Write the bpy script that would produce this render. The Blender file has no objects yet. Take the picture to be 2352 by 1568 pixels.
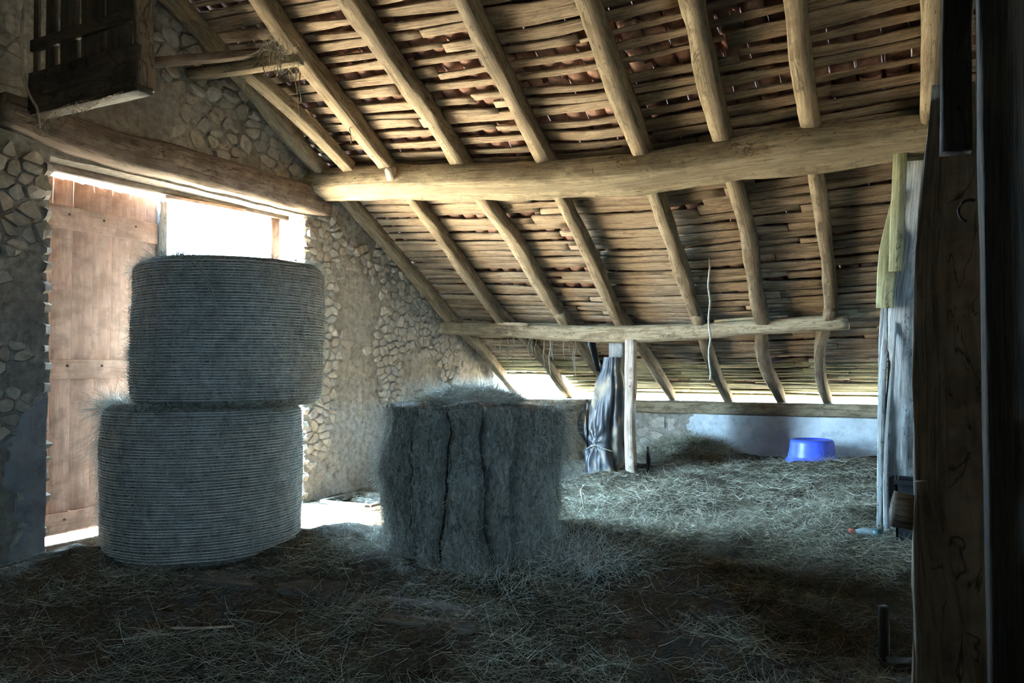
import bpy, bmesh, math, random
import numpy as np
from mathutils import Vector, Matrix

random.seed(7)
RNG = np.random.default_rng(7)
scene = bpy.context.scene
COL = scene.collection

# ------------------------------------------------------------------ camera
cam_d = bpy.data.cameras.new('camera')
cam_d.lens = 28.0
cam_d.sensor_width = 36.0
cam_d.clip_start = 0.05
cam_d.clip_end = 500
cam = bpy.data.objects.new('camera', cam_d)
cam.location = (0, 0, 1.55)
cam.rotation_euler = (math.radians(91.75), 0, math.radians(28.0))
COL.objects.link(cam)
scene.camera = cam

# ------------------------------------------------------------------ world: one even open sky
SKY = 235.0
world = bpy.data.worlds.new('daylight')
scene.world = world
world.use_nodes = True
nt = world.node_tree
nt.nodes.clear()
o = nt.nodes.new('ShaderNodeOutputWorld')
bg = nt.nodes.new('ShaderNodeBackground')
bg.inputs['Color'].default_value = (0.41, 0.70, 1.0, 1)
bg.inputs['Strength'].default_value = SKY
nt.links.new(bg.outputs[0], o.inputs[0])

sun_d = bpy.data.lights.new('sun_offscreen', 'SUN')
sun_d.energy = 330.0
sun_d.angle = math.radians(0.6)
sun_d.color = (1.0, 0.9, 0.74)
sun = bpy.data.objects.new('sun_offscreen', sun_d)
COL.objects.link(sun)
# light travels inward (+X) and a little along the gable (+Y), 60 degrees down
sd = Vector((0.60, 0.22, -1.0)).normalized()
sun.rotation_euler = sd.to_track_quat('-Z', 'Y').to_euler()


def portal(name, loc, direction, sx, sy):
    """marks an opening for sampling the sky; gives off no light itself"""
    d = bpy.data.lights.new(name, 'AREA')
    d.shape = 'RECTANGLE'
    d.size = sx
    d.size_y = sy
    d.cycles.is_portal = True
    ob = bpy.data.objects.new(name, d)
    COL.objects.link(ob)
    ob.location = loc
    ob.rotation_euler = Vector(direction).to_track_quat('-Z', 'Y').to_euler()
    return ob


# openings that let daylight in: gable doorway, gap under the eaves, open rear doorway
portal('doorway_portal', (-6.95, 5.4, 1.65), (1, 0, 0), 3.1, 3.4)
portal('eaves_gap_portal', (-3.2, 12.15, 1.15), (0, -1, 0), 6.4, 0.5)
REAR = (3.85, 5.15, 1.9, 2.95)         # rear doorway: x0, x1, z0, z1 in the wall at Y = -4
portal('rear_window_portal_offscreen', ((REAR[0] + REAR[1]) / 2, -4.3, (REAR[2] + REAR[3]) / 2), (0, 1, 0), REAR[1] - REAR[0], REAR[3] - REAR[2])

vs = scene.view_settings
vs.view_transform = 'Standard'
vs.look = 'None'
vs.gamma = 1.0
vs.use_curve_mapping = False
vs.exposure = 0.0
scene.cycles.use_denoising = True
scene.cycles.max_bounces = 8
scene.cycles.diffuse_bounces = 5
scene.cycles.glossy_bounces = 3
scene.cycles.sample_clamp_indirect = 12.0
scene.cycles.caustics_reflective = False
scene.cycles.caustics_refractive = False


# ------------------------------------------------------------------ helpers
def tag(ob, label=None, cat=None, group=None, kind=None):
    if label:
        ob['label'] = label
    if cat:
        ob['category'] = cat
    if group:
        ob['group'] = group
    if kind:
        ob['kind'] = kind
    return ob


def empty(name, loc=(0, 0, 0)):
    ob = bpy.data.objects.new(name, None)
    ob.empty_display_size = 0.2
    ob.location = loc
    COL.objects.link(ob)
    return ob


def link(name, me, mat=None, parent=None, loc=None):
    ob = bpy.data.objects.new(name, me)
    if mat is not None and not me.materials:
        me.materials.append(mat)
    COL.objects.link(ob)
    if parent is not None:
        ob.parent = parent
        # every thing's empty stands unrotated: keep the world position given
        pl = Vector(parent.location)
        pp = parent.parent
        while pp is not None:
            pl = pl + Vector(pp.location)
            pp = pp.parent
        ob.location = (Vector(loc) if loc is not None else Vector((0, 0, 0))) - pl
    elif loc is not None:
        ob.location = loc
    return ob


def mesh(name, V, F, smooth=False, attrs=None):
    me = bpy.data.meshes.new(name)
    V = np.asarray(V, dtype=np.float32)
    if isinstance(F, np.ndarray):
        nf, k = F.shape
        me.vertices.add(len(V))
        me.vertices.foreach_set('co', V.ravel())
        me.loops.add(nf * k)
        me.loops.foreach_set('vertex_index', F.astype(np.int32).ravel())
        me.polygons.add(nf)
        me.polygons.foreach_set('loop_start', (np.arange(nf) * k).astype(np.int32))
        me.update(calc_edges=True)
    else:
        me.from_pydata([tuple(map(float, v)) for v in V], [], [tuple(map(int, f)) for f in F])
    if smooth:
        me.polygons.foreach_set('use_smooth', np.ones(len(me.polygons), dtype=bool))
    if attrs:
        for n, a in attrs.items():
            a = np.asarray(a, dtype=np.float32)
            if a.ndim == 1:
                at = me.attributes.new(n, 'FLOAT', 'POINT')
                at.data.foreach_set('value', a)
            else:
                at = me.attributes.new(n, 'FLOAT_VECTOR', 'POINT')
                at.data.foreach_set('vector', a.ravel())
    me.update()
    return me


def _hash(ix, iy, seed):
    h = (ix.astype(np.int64) * 374761393 + iy.astype(np.int64) * 668265263 + seed * 974711) & 0x7fffffff
    h = ((h ^ (h >> 13)) * 1274126177) & 0x7fffffff
    h = h ^ (h >> 16)
    return (h & 0xffff) / 65535.0


def vn2(x, y, seed=0):
    x = np.asarray(x, float)
    y = np.asarray(y, float)
    ix = np.floor(x)
    iy = np.floor(y)
    fx = x - ix
    fy = y - iy
    fx = fx * fx * (3 - 2 * fx)
    fy = fy * fy * (3 - 2 * fy)
    a = _hash(ix, iy, seed)
    b = _hash(ix + 1, iy, seed)
    c = _hash(ix, iy + 1, seed)
    d = _hash(ix + 1, iy + 1, seed)
    return (a * (1 - fx) + b * fx) * (1 - fy) + (c * (1 - fx) + d * fx) * fy - 0.5


def fbm(x, y, seed=0, n=4):
    s = 0
    a = 1.0
    for i in range(n):
        s = s + a * vn2(np.asarray(x) * 2 ** i, np.asarray(y) * 2 ** i, seed + i * 17)
        a *= 0.5
    return s


def profile(w, h, ch, k=2):
    """chamfered rectangle, corners split so that smooth shading keeps the faces flat"""
    a, b = w / 2, h / 2
    P = []
    for sx, sy in ((1, -1), (1, 1), (-1, 1), (-1, -1)):
        c = ch
        if sx * sy < 0:
            pts = [(a * sx - c * sx, b * sy), (a * sx, b * sy - c * sy)]
        else:
            pts = [(a * sx, b * sy - c * sy), (a * sx - c * sx, b * sy)]
        P += pts
    out = []
    n = len(P)
    for i in range(n):
        p, q = P[i], P[(i + 1) % n]
        out.append(p)
        if k > 1:
            for j in range(1, k):
                t = j / k
                out.append((p[0] * (1 - t) + q[0] * t, p[1] * (1 - t) + q[1] * t))
    return np.array(out)


def timber_mesh(pts, w, h, ch=0.02, seg=0.16, jit=0.05, up=(0, 0, 1), seed=0, bend=0.0, knots=None, k=2):
    """rough hewn timber swept along pts; w and h may be lists along its length. Vertices relative to pts[0]"""
    P = np.array(pts, float)
    L = np.concatenate([[0], np.cumsum(np.linalg.norm(np.diff(P, axis=0), axis=1))])
    n = max(3, int(L[-1] / seg) + 2)
    s = np.linspace(0, L[-1], n)
    if len(P) > 2:                       # smooth path through the points
        Q = np.zeros((n, 3))
        m = np.gradient(P, L, axis=0)
        for i, si in enumerate(s):
            j = min(np.searchsorted(L, si, side='right') - 1, len(L) - 2)
            d = L[j + 1] - L[j]
            t = (si - L[j]) / d
            Q[i] = (2 * t**3 - 3 * t**2 + 1) * P[j] + (t**3 - 2 * t**2 + t) * d * m[j] + (-2 * t**3 + 3 * t**2) * P[j + 1] + (t**3 - t**2) * d * m[j + 1]
    else:
        Q = P[0] + (P[1] - P[0]) * (s / L[-1])[:, None]
    T = np.gradient(Q, axis=0)
    T /= np.linalg.norm(T, axis=1)[:, None]
    up = np.array(up, float)
    S = np.cross(T, up)
    S /= np.linalg.norm(S, axis=1)[:, None]
    U = np.cross(S, T)
    u = s / L[-1]
    ww = np.interp(u, np.linspace(0, 1, len(w)), w) if np.ndim(w) else np.full(n, w)
    hh = np.interp(u, np.linspace(0, 1, len(h)), h) if np.ndim(h) else np.full(n, h)
    base = profile(1, 1, 0.5 * ch / max(np.mean(ww), np.mean(hh)) * 2, k)
    m = len(base)
    kk = np.arange(m)
    ang = 2 * np.pi * kk / m
    sg, kg = np.meshgrid(s, kk, indexing='ij')
    ca, sa = np.cos(ang)[None, :], np.sin(ang)[None, :]
    j = 1 + jit * 2 * (fbm(sg * 2.2 + seed * 3.1, ca * 1.3 + 5 + seed, seed, 3) + fbm(sg * 2.2, sa * 1.3 + 9 + seed, seed + 5, 3)) 
    wx = base[None, :, 0] * ww[:, None] * j
    hx = base[None, :, 1] * hh[:, None] * j
    if bend:
        Q = Q + S * (bend * 2 * vn2(s * 0.8 + seed, s * 0 + seed, seed))[:, None] + U * (bend * 2 * vn2(s * 0.8 + seed, s * 0 + seed + 7, seed + 2))[:, None]
    V = Q[:, None, :] + S[:, None, :] * wx[..., None] + U[:, None, :] * hx[..., None]
    V = V - P[0]
    G = np.stack([sg + seed * 1.37, kg / m * 2 * (np.mean(ww) + np.mean(hh)), np.full_like(sg, seed * 0.618 % 1.0)], -1)
    idx = np.arange(n * m).reshape(n, m)
    a = idx[:-1]
    b = idx[1:]
    F = np.stack([a, np.roll(a, -1, 1), np.roll(b, -1, 1), b], -1).reshape(-1, 4)
    faces = [tuple(f) for f in F[:, ::-1]]
    faces.append(tuple(idx[0]))
    faces.append(tuple(idx[-1][::-1]))
    return V.reshape(-1, 3), faces, G.reshape(-1, 3)


def timber(name, pts, w, h, mat, parent=None, smooth=True, **kw):
    V, F, G = timber_mesh(pts, w, h, **kw)
    me = mesh(name, V, F, smooth, {'grain': G})
    ob = link(name, me, mat, parent, pts[0])
    return ob


def tube_mesh(pts, r, n=6, closed=False):
    P = np.array(pts, float)
    T = np.gradient(P, axis=0)
    T /= np.maximum(np.linalg.norm(T, axis=1), 1e-9)[:, None]
    ref = np.where(np.abs(T[:, 2:3]) > 0.9, np.array([[1.0, 0, 0]]), np.array([[0, 0, 1.0]]))
    S = np.cross(T, ref)
    S /= np.linalg.norm(S, axis=1)[:, None]
    U = np.cross(S, T)
    a = np.arange(n) * 2 * np.pi / n
    rr = np.broadcast_to(np.asarray(r, float), (len(P),))
    V = P[:, None, :] + rr[:, None, None] * (S[:, None, :] * np.cos(a)[None, :, None] + U[:, None, :] * np.sin(a)[None, :, None])
    idx = np.arange(len(P) * n).reshape(len(P), n)
    A, B = idx[:-1], idx[1:]
    F = np.stack([A, B, np.roll(B, -1, 1), np.roll(A, -1, 1)], -1).reshape(-1, 4)
    faces = [tuple(f) for f in F] + [tuple(idx[0]), tuple(idx[-1][::-1])]
    return V.reshape(-1, 3), faces


def tube(name, pts, r, mat, parent=None, n=6, smooth=True):
    V, F = tube_mesh(pts, r, n)
    b = np.array(pts[0], float)
    return link(name, mesh(name, V - b, F, smooth), mat, parent, b)


def strands(pos, dirs, length, width, seed=0, curl=0.35, segs=3, nrm=None):
    """curved ribbon blades; pos, dirs (N,3). Returns V, F (quads), rnd"""
    rng = np.random.default_rng(seed)
    N = len(pos)
    d = dirs / np.maximum(np.linalg.norm(dirs, axis=1), 1e-9)[:, None]
    r = rng.normal(size=(N, 3))
    side = np.cross(d, r)
    side /= np.maximum(np.linalg.norm(side, axis=1), 1e-9)[:, None]
    c = np.cross(d, side)
    t = np.linspace(0, 1, segs + 1)
    cv = rng.normal(size=N) * curl
    cw = rng.normal(size=N) * curl
    L = np.broadcast_to(np.asarray(length, float), (N,))
    W = np.broadcast_to(np.asarray(width, float), (N,))
    rows = []
    for ti in t:
        p = pos + d * (L * ti)[:, None] + c * (L * cv * ti * ti)[:, None] + side * (L * cw * ti * ti * 0.6)[:, None]
        w = W * (1 - 0.6 * ti)
        rows.append(np.stack([p - side * (w / 2)[:, None], p + side * (w / 2)[:, None]], 1))
    V = np.stack(rows, 1).reshape(-1, 3)             # N, segs+1, 2, 3
    m = (segs + 1) * 2
    b = (np.arange(N) * m)[:, None]
    F = np.concatenate([b + np.array([2 * i, 2 * i + 1, 2 * i + 3, 2 * i + 2])[None, :] for i in range(segs)], 0)
    rnd = np.repeat(rng.random(N), m)
    return V, F, rnd


def box_vf(x0, x1, y0, y1, z0, z1):
    V = [(x0, y0, z0), (x1, y0, z0), (x1, y1, z0), (x0, y1, z0), (x0, y0, z1), (x1, y0, z1), (x1, y1, z1), (x0, y1, z1)]
    F = [(0, 3, 2, 1), (4, 5, 6, 7), (0, 1, 5, 4), (1, 2, 6, 5), (2, 3, 7, 6), (3, 0, 4, 7)]
    return V, F


def join_vf(parts):
    V = []
    F = []
    for v, f in parts:
        b = len(V)
        V += [tuple(p) for p in v]
        F += [tuple(i + b for i in q) for q in f]
    return V, F


# ------------------------------------------------------------------ materials
def new_mat(name):
    m = bpy.data.materials.new(name)
    m.use_nodes = True
    n = m.node_tree
    n.nodes.clear()
    out = n.nodes.new('ShaderNodeOutputMaterial')
    b = n.nodes.new('ShaderNodeBsdfPrincipled')
    n.links.new(b.outputs[0], out.inputs[0])
    return m, n, b


def N(n, t, **kw):
    nd = n.nodes.new(t)
    for k, v in kw.items():
        if k in nd.inputs:
            nd.inputs[k].default_value = v
        else:
            setattr(nd, k, v)
    return nd


def ramp(n, fac, stops):
    r = n.nodes.new('ShaderNodeValToRGB')
    e = r.color_ramp.elements
    while len(e) > 1:
        e.remove(e[-1])
    e[0].position, e[0].color = stops[0][0], (*stops[0][1], 1)
    for p, c in stops[1:]:
        x = e.new(p)
        x.color = (*c, 1)
    n.links.new(fac, r.inputs[0])
    return r.outputs[0]


def mixc(n, fac, a, b, mode='MIX'):
    m = n.nodes.new('ShaderNodeMix')
    m.data_type = 'RGBA'
    m.blend_type = mode
    for sock, v in ((m.inputs[0], fac), (m.inputs[6], a), (m.inputs[7], b)):
        if isinstance(v, (int, float)):
            sock.default_value = v
        elif isinstance(v, tuple):
            sock.default_value = (*v, 1)
        else:
            n.links.new(v, sock)
    return m.outputs[2]


def bump(n, b, h, strength=0.5, dist=0.01):
    bp = n.nodes.new('ShaderNodeBump')
    bp.inputs['Strength'].default_value = strength
    bp.inputs['Distance'].default_value = dist
    n.links.new(h, bp.inputs['Height'])
    n.links.new(bp.outputs[0], b.inputs['Normal'])


def mapping(n, vec, scale):
    m = n.nodes.new('ShaderNodeMapping')
    m.inputs['Scale'].default_value = scale
    n.links.new(vec, m.inputs['Vector'])
    return m.outputs[0]


def noise(n, vec, scale, detail=6, rough=0.6, dist=0.0):
    x = n.nodes.new('ShaderNodeTexNoise')
    x.inputs['Scale'].default_value = scale
    x.inputs['Detail'].default_value = detail
    x.inputs['Roughness'].default_value = rough
    x.inputs['Distortion'].default_value = dist
    n.links.new(vec, x.inputs['Vector'])
    return x.outputs['Fac']


def wood(name, dark, mid, light, rough=0.85, grain=1.0, rnd=0.25, moss=None, mossamt=0.55, crack=0.9, dull=0.78):
    dark, mid, light = (tuple(x * dull for x in c) for c in (dark, mid, light))
    m, n, b = new_mat(name)
    at = N(n, 'ShaderNodeAttribute', attribute_name='grain')
    oi = N(n, 'ShaderNodeObjectInfo')
    add = N(n, 'ShaderNodeVectorMath', operation='ADD')
    mul = N(n, 'ShaderNodeVectorMath', operation='SCALE')
    cmb = N(n, 'ShaderNodeCombineXYZ')
    for k in ('X', 'Y', 'Z'):
        n.links.new(oi.outputs['Random'], cmb.inputs[k])
    n.links.new(cmb.outputs[0], mul.inputs[0])
    mul.inputs['Scale'].default_value = 37.0
    n.links.new(at.outputs['Vector'], add.inputs[0])
    n.links.new(mul.outputs[0], add.inputs[1])
    v = add.outputs[0]
    g1 = noise(n, mapping(n, v, (1.2, 26, 6)), 1.0, 8, 0.65, 0.6)
    g2 = noise(n, mapping(n, v, (0.9, 3, 2)), 2.2, 5, 0.6, 0.3)
    g3 = noise(n, mapping(n, v, (2.5, 90, 9)), 1.0, 4, 0.7, 0.3)
    c = ramp(n, g1, [(0.36, dark), (0.5, mid), (0.64, light)])
    c = mixc(n, ramp(n, g2, [(0.35, (0, 0, 0)), (0.7, (1, 1, 1))]), c, mid)
    c = mixc(n, 0.45, c, ramp(n, g3, [(0.3, (0.35, 0.35, 0.35)), (0.6, (1, 1, 1))]), 'MULTIPLY')
    g4 = noise(n, mapping(n, v, (1.1, 9, 4)), 1.7, 3, 0.5, 1.5)
    c = mixc(n, crack, c, ramp(n, g4, [(0.485, (1, 1, 1)), (0.5, (0.16, 0.13, 0.10)), (0.515, (1, 1, 1))]), 'MULTIPLY')
    g5 = noise(n, mapping(n, v, (3.0, 7, 3)), 1.5, 6, 0.65, 0.3)
    c = mixc(n, 0.65, c, ramp(n, g5, [(0.40, (0.40, 0.36, 0.32)), (0.55, (1, 1, 1))]), 'MULTIPLY')
    hs = N(n, 'ShaderNodeHueSaturation')
    mrn = N(n, 'ShaderNodeMapRange')
    mrn.inputs['To Min'].default_value = 1 - rnd
    mrn.inputs['To Max'].default_value = 1 + rnd
    n.links.new(oi.outputs['Random'], mrn.inputs['Value'])
    n.links.new(mrn.outputs[0], hs.inputs['Value'])
    n.links.new(c, hs.inputs['Color'])
    c = hs.outputs[0]
    if moss:
        gm = noise(n, mapping(n, v, (1.5, 4, 3)), 1.6, 6, 0.65)
        c = mixc(n, ramp(n, gm, [(mossamt - 0.1, (0, 0, 0)), (mossamt + 0.12, (1, 1, 1))]), c, moss)
    n.links.new(c, b.inputs['Base Color'])
    b.inputs['Roughness'].default_value = rough
    b.inputs['Specular IOR Level'].default_value = 0.25
    hsum = N(n, 'ShaderNodeMath', operation='ADD')
    n.links.new(g1, hsum.inputs[0])
    n.links.new(g3, hsum.inputs[1])
    bump(n, b, hsum.outputs[0], 0.6 * grain, 0.012)
    return m


M = {}
M['rafter'] = wood('old_oak_rafter', (0.10, 0.075, 0.045), (0.30, 0.23, 0.145), (0.46, 0.36, 0.23), rnd=0.18)
M['batten'] = wood('split_board', (0.165, 0.11, 0.07), (0.42, 0.305, 0.20), (0.58, 0.455, 0.325), rnd=0.3)
M['purlin'] = wood('hewn_purlin', (0.15, 0.115, 0.07), (0.36, 0.285, 0.18), (0.50, 0.40, 0.26), rnd=0.05)
M['grey_wood'] = wood('weathered_grey_wood', (0.15, 0.15, 0.14), (0.40, 0.40, 0.38), (0.66, 0.66, 0.63), rnd=0.1)
M['pale_post'] = wood('pale_peeled_post', (0.33, 0.24, 0.17), (0.62, 0.48, 0.37), (0.76, 0.63, 0.5), rnd=0.05, dull=1.0)
M['door'] = wood('reddish_door_board', (0.36, 0.22, 0.165), (0.60, 0.40, 0.31), (0.70, 0.51, 0.41), rnd=0.12, grain=0.5, crack=0.15, dull=1.0)
M['lintel'] = wood('brown_lintel', (0.10, 0.07, 0.05), (0.27, 0.20, 0.15), (0.40, 0.31, 0.23), rnd=0.05)
M['mossy'] = wood('mossy_strut', (0.22, 0.2, 0.09), (0.45, 0.42, 0.22), (0.6, 0.56, 0.33), rnd=0.1)  # yellow-green light from outside put into the wood colour
M['mossy_board'] = wood('mossy_eaves_board', (0.13, 0.12, 0.05), (0.36, 0.33, 0.17), (0.52, 0.48, 0.27), rnd=0.3)  # yellow-green wood for the lowest roof boards
M['dark_wood'] = wood('soot_dark_wood', (0.06, 0.045, 0.032), (0.15, 0.115, 0.08), (0.23, 0.18, 0.13), rnd=0.1)  # even dark brown for the stick and the box end
M['dim_board'] = wood('worm_eaten_board', (0.14, 0.10, 0.065), (0.46, 0.35, 0.25), (0.58, 0.45, 0.34), rnd=0.1)
M['black_wood'] = wood('old_dark_oak', (0.03, 0.024, 0.018), (0.085, 0.068, 0.052), (0.14, 0.115, 0.09), rnd=0.1)
M['plank_floor'] = wood('dusty_floor_board', (0.06, 0.05, 0.04), (0.17, 0.145, 0.115), (0.26, 0.22, 0.18), rnd=0.15)


def stone_mat(name, cols, val=0.35):
    m, n, b = new_mat(name)
    tcd = N(n, 'ShaderNodeTexCoord')
    oi = N(n, 'ShaderNodeObjectInfo')
    at = N(n, 'ShaderNodeAttribute', attribute_name='rnd')
    s = N(n, 'ShaderNodeMath', operation='ADD')
    n.links.new(oi.outputs['Random'], s.inputs[0])
    n.links.new(at.outputs['Fac'], s.inputs[1])
    fr = N(n, 'ShaderNodeMath', operation='FRACT')
    n.links.new(s.outputs[0], fr.inputs[0])
    geo = N(n, 'ShaderNodeNewGeometry')
    v = geo.outputs['Position']
    c = ramp(n, fr.outputs[0], [(i / (len(cols) - 1), x) for i, x in enumerate(cols)])
    g = noise(n, v, 14, 8, 0.65)
    c = mixc(n, 0.7, c, ramp(n, g, [(0.3, (0.45, 0.42, 0.4)), (0.65, (1.1, 1.08, 1.05))]), 'MULTIPLY')
    n.links.new(c, b.inputs['Base Color'])
    b.inputs['Roughness'].default_value = 0.95
    b.inputs['Specular IOR Level'].default_value = 0.1
    bump(n, b, noise(n, v, 45, 6, 0.7), 0.6, 0.012)
    return m


M['stone'] = stone_mat('rubble_stone', [(0.34, 0.29, 0.235), (0.44, 0.385, 0.31), (0.52, 0.46, 0.385), (0.39, 0.355, 0.32), (0.47, 0.40, 0.31)])


def mortar_mat(name, a, bb, c3, scale=9):
    m, n, b = new_mat(name)
    geo = N(n, 'ShaderNodeNewGeometry')
    v = geo.outputs['Position']
    g = noise(n, v, scale, 9, 0.7)
    g2 = noise(n, v, 1.3, 5, 0.6)
    c = ramp(n, g, [(0.32, a), (0.5, bb), (0.66, c3)])
    c = mixc(n, ramp(n, g2, [(0.4, (0, 0, 0)), (0.65, (0.6, 0.6, 0.6))]), c, tuple(0.55 * x for x in bb))
    n.links.new(c, b.inputs['Base Color'])
    b.inputs['Roughness'].default_value = 1.0
    b.inputs['Specular IOR Level'].default_value = 0.05
    bump(n, b, noise(n, v, 40, 8, 0.75), 0.9, 0.02)
    return m


M['mortar'] = mortar_mat('lime_mortar', (0.15, 0.125, 0.10), (0.37, 0.325, 0.265), (0.52, 0.465, 0.39), 14)
M['plaster'] = mortar_mat('whitewashed_plaster', (0.42, 0.44, 0.44), (0.72, 0.74, 0.73), (0.84, 0.85, 0.84), 5)
M['grey_plaster'] = mortar_mat('grey_lime_render', (0.2, 0.2, 0.2), (0.38, 0.38, 0.38), (0.5, 0.5, 0.5), 5)


def hay_mat(name, cols, rough=0.7):
    m, n, b = new_mat(name)
    at = N(n, 'ShaderNodeAttribute', attribute_name='rnd')
    geo = N(n, 'ShaderNodeNewGeometry')
    c = ramp(n, at.outputs['Fac'], [(i / (len(cols) - 1), x) for i, x in enumerate(cols)])
    g = noise(n, geo.outputs['Position'], 2.2, 4, 0.6)
    c = mixc(n, 0.6, c, ramp(n, g, [(0.35, (0.5, 0.45, 0.38)), (0.62, (1.05, 1.05, 1.05))]), 'MULTIPLY')
    n.links.new(c, b.inputs['Base Color'])
    b.inputs['Roughness'].default_value = rough
    b.inputs['Specular IOR Level'].default_value = 0.3
    return m


M['hay'] = hay_mat('dry_hay_strand', [(0.08, 0.065, 0.04), (0.22, 0.19, 0.12), (0.32, 0.29, 0.21), (0.16, 0.16, 0.10), (0.40, 0.37, 0.28), (0.66, 0.62, 0.50)])
M['hay_bale'] = hay_mat('grey_green_hay_strand', [(0.24, 0.235, 0.195), (0.45, 0.44, 0.37), (0.58, 0.57, 0.5), (0.33, 0.32, 0.26), (0.70, 0.69, 0.61)])


def mat_hay_base(name, a, b2, c3, scale=(30, 30, 30)):
    m, n, b = new_mat(name)
    geo = N(n, 'ShaderNodeNewGeometry')
    v = geo.outputs['Position']
    g = noise(n, mapping(n, v, scale), 1.0, 9, 0.75, 1.2)
    g2 = noise(n, v, 2.0, 5, 0.6)
    c = ramp(n, g, [(0.34, a), (0.52, b2), (0.7, c3)])
    c = mixc(n, 0.6, c, ramp(n, g2, [(0.35, (0.5, 0.45, 0.38)), (0.62, (1.05, 1.05, 1.05))]), 'MULTIPLY')
    n.links.new(c, b.inputs['Base Color'])
    b.inputs['Roughness'].default_value = 0.9
    b.inputs['Specular IOR Level'].default_value = 0.15
    bump(n, b, g, 1.0, 0.03)
    return m


M['hay_base'] = mat_hay_base('trodden_hay', (0.025, 0.02, 0.012), (0.085, 0.07, 0.045), (0.20, 0.175, 0.12))
M['bale_base'] = mat_hay_base('packed_hay', (0.07, 0.068, 0.056), (0.28, 0.27, 0.23), (0.50, 0.48, 0.42), (26, 26, 12))


def plain(name, col, rough=0.6, var=0.0, spec=0.4, scale=20, bumpd=0.0, metallic=0.0):
    m, n, b = new_mat(name)
    geo = N(n, 'ShaderNodeNewGeometry')
    g = noise(n, geo.outputs['Position'], scale, 6, 0.65)
    c = mixc(n, ramp(n, g, [(0.35, (0, 0, 0)), (0.65, (1, 1, 1))]), tuple(x * (1 - var) for x in col), tuple(min(1, x * (1 + var)) for x in col))
    n.links.new(c, b.inputs['Base Color'])
    b.inputs['Roughness'].default_value = rough
    b.inputs['Specular IOR Level'].default_value = spec
    b.inputs['Metallic'].default_value = metallic
    if bumpd:
        bump(n, b, g, 0.7, bumpd)
    return m


M['twine'] = plain('sisal_twine', (0.40, 0.375, 0.335), 0.85, 0.35, 0.15, 9, 0.01)
M['rope'] = plain('old_hemp_rope', (0.30, 0.27, 0.21), 0.9, 0.3, 0.1, 30)
M['tile'] = plain('terracotta_tile', (0.26, 0.145, 0.105), 0.9, 0.45, 0.1, 7, 0.006)
M['blue'] = plain('blue_plastic', (0.05, 0.10, 0.62), 0.38, 0.18, 0.5, 5)
M['iron'] = plain('rusty_iron', (0.05, 0.035, 0.028), 0.7, 0.4, 0.4, 20, 0.003, 0.6)
M['black'] = plain('black_plastic', (0.012, 0.013, 0.014), 0.5, 0.3, 0.4)
M['red'] = plain('red_plastic', (0.5, 0.07, 0.04), 0.5, 0.2)
M['teal'] = plain('dark_teal_plastic', (0.02, 0.07, 0.07), 0.5, 0.2)
M['clear'] = plain('milky_plastic', (0.16, 0.2, 0.2), 0.35, 0.1)
M['slab'] = plain('dark_rough_boarding', (0.10, 0.08, 0.06), 0.95, 0.3, 0.1, 6)
M['earth'] = plain('loft_floor_boards', (0.09, 0.075, 0.06), 0.95, 0.3, 0.1, 6)
M['sand'] = plain('dry_sandy_ground', (0.62, 0.45, 0.28), 1.0, 0.2, 0.0, 0.6)
M['darkwall'] = plain('grey_stone_wall', (0.36, 0.32, 0.27), 0.95, 0.3, 0.1, 6)


def tarp_mat():
    m, n, b = new_mat('dusty_black_sheeting')
    tcd = N(n, 'ShaderNodeTexCoord')
    g = noise(n, mapping(n, tcd.outputs['Object'], (4.0, 4.0, 1.9)), 1.0, 4, 0.5, 0.6)
    c = ramp(n, g, [(0.46, (0.016, 0.018, 0.022)), (0.53, (0.05, 0.055, 0.06)), (0.60, (0.22, 0.18, 0.125)), (0.74, (0.34, 0.28, 0.2))])
    n.links.new(c, b.inputs['Base Color'])
    r = N(n, 'ShaderNodeMapRange')
    n.links.new(g, r.inputs['Value'])
    r.inputs['From Min'].default_value = 0.42
    r.inputs['From Max'].default_value = 0.6
    r.inputs['To Min'].default_value = 0.36
    r.inputs['To Max'].default_value = 0.7
    n.links.new(r.outputs[0], b.inputs['Roughness'])
    b.inputs['Specular IOR Level'].default_value = 0.45
    bump(n, b, noise(n, mapping(n, tcd.outputs['Object'], (25, 25, 9)), 1.0, 4, 0.6), 0.4, 0.01)
    return m


M['tarp'] = tarp_mat()


def web_mat():
    m, n, b = new_mat('dusty_cobweb')
    b.inputs['Base Color'].default_value = (0.42, 0.36, 0.27, 1)
    b.inputs['Roughness'].default_value = 1.0
    b.inputs['Specular IOR Level'].default_value = 0.0
    geo = N(n, 'ShaderNodeNewGeometry')
    g = noise(n, geo.outputs['Position'], 28, 6, 0.7)
    r = ramp(n, g, [(0.40, (0, 0, 0)), (0.60, (0.85, 0.85, 0.85))])
    n.links.new(r, b.inputs['Alpha'])
    return m


M['web'] = web_mat()
M['web_strand'] = plain('dusty_cobweb_strand', (0.30, 0.26, 0.2), 1.0, 0.2, 0.0)


# ------------------------------------------------------------------ roof shape
XG = -6.28                 # inner face of the gable wall
YE = 11.57                 # inner face of the eaves wall
RIDGE_Y = 2.3


def sag(X, Y):
    return np.interp(X, [-6.3, -4.5, -2.6, -1.1, 0, 6], [0, -.15, -.30, -.25, -.2, 0]) * np.interp(Y, [RIDGE_Y, 4.5, 6.8, 9.6, YE], [0, 1, 1, .6, 0])


def roof_z(X, Y):
    """underside of the rafters"""
    return 3.8 - .56 * (np.asarray(Y) - 6.8) + sag(X, Y)


NRM = np.array([0, .56, 1]) / math.hypot(.56, 1)      # outward normal of the slope

# ------------------------------------------------------------------ structure: floor and enclosing walls
V, F = box_vf(-6.9, 6.6, -4.4, 12.0, -0.3, -0.03)
tag(link('floor', mesh('floor', V, F), M['earth']), kind='structure')

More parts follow.
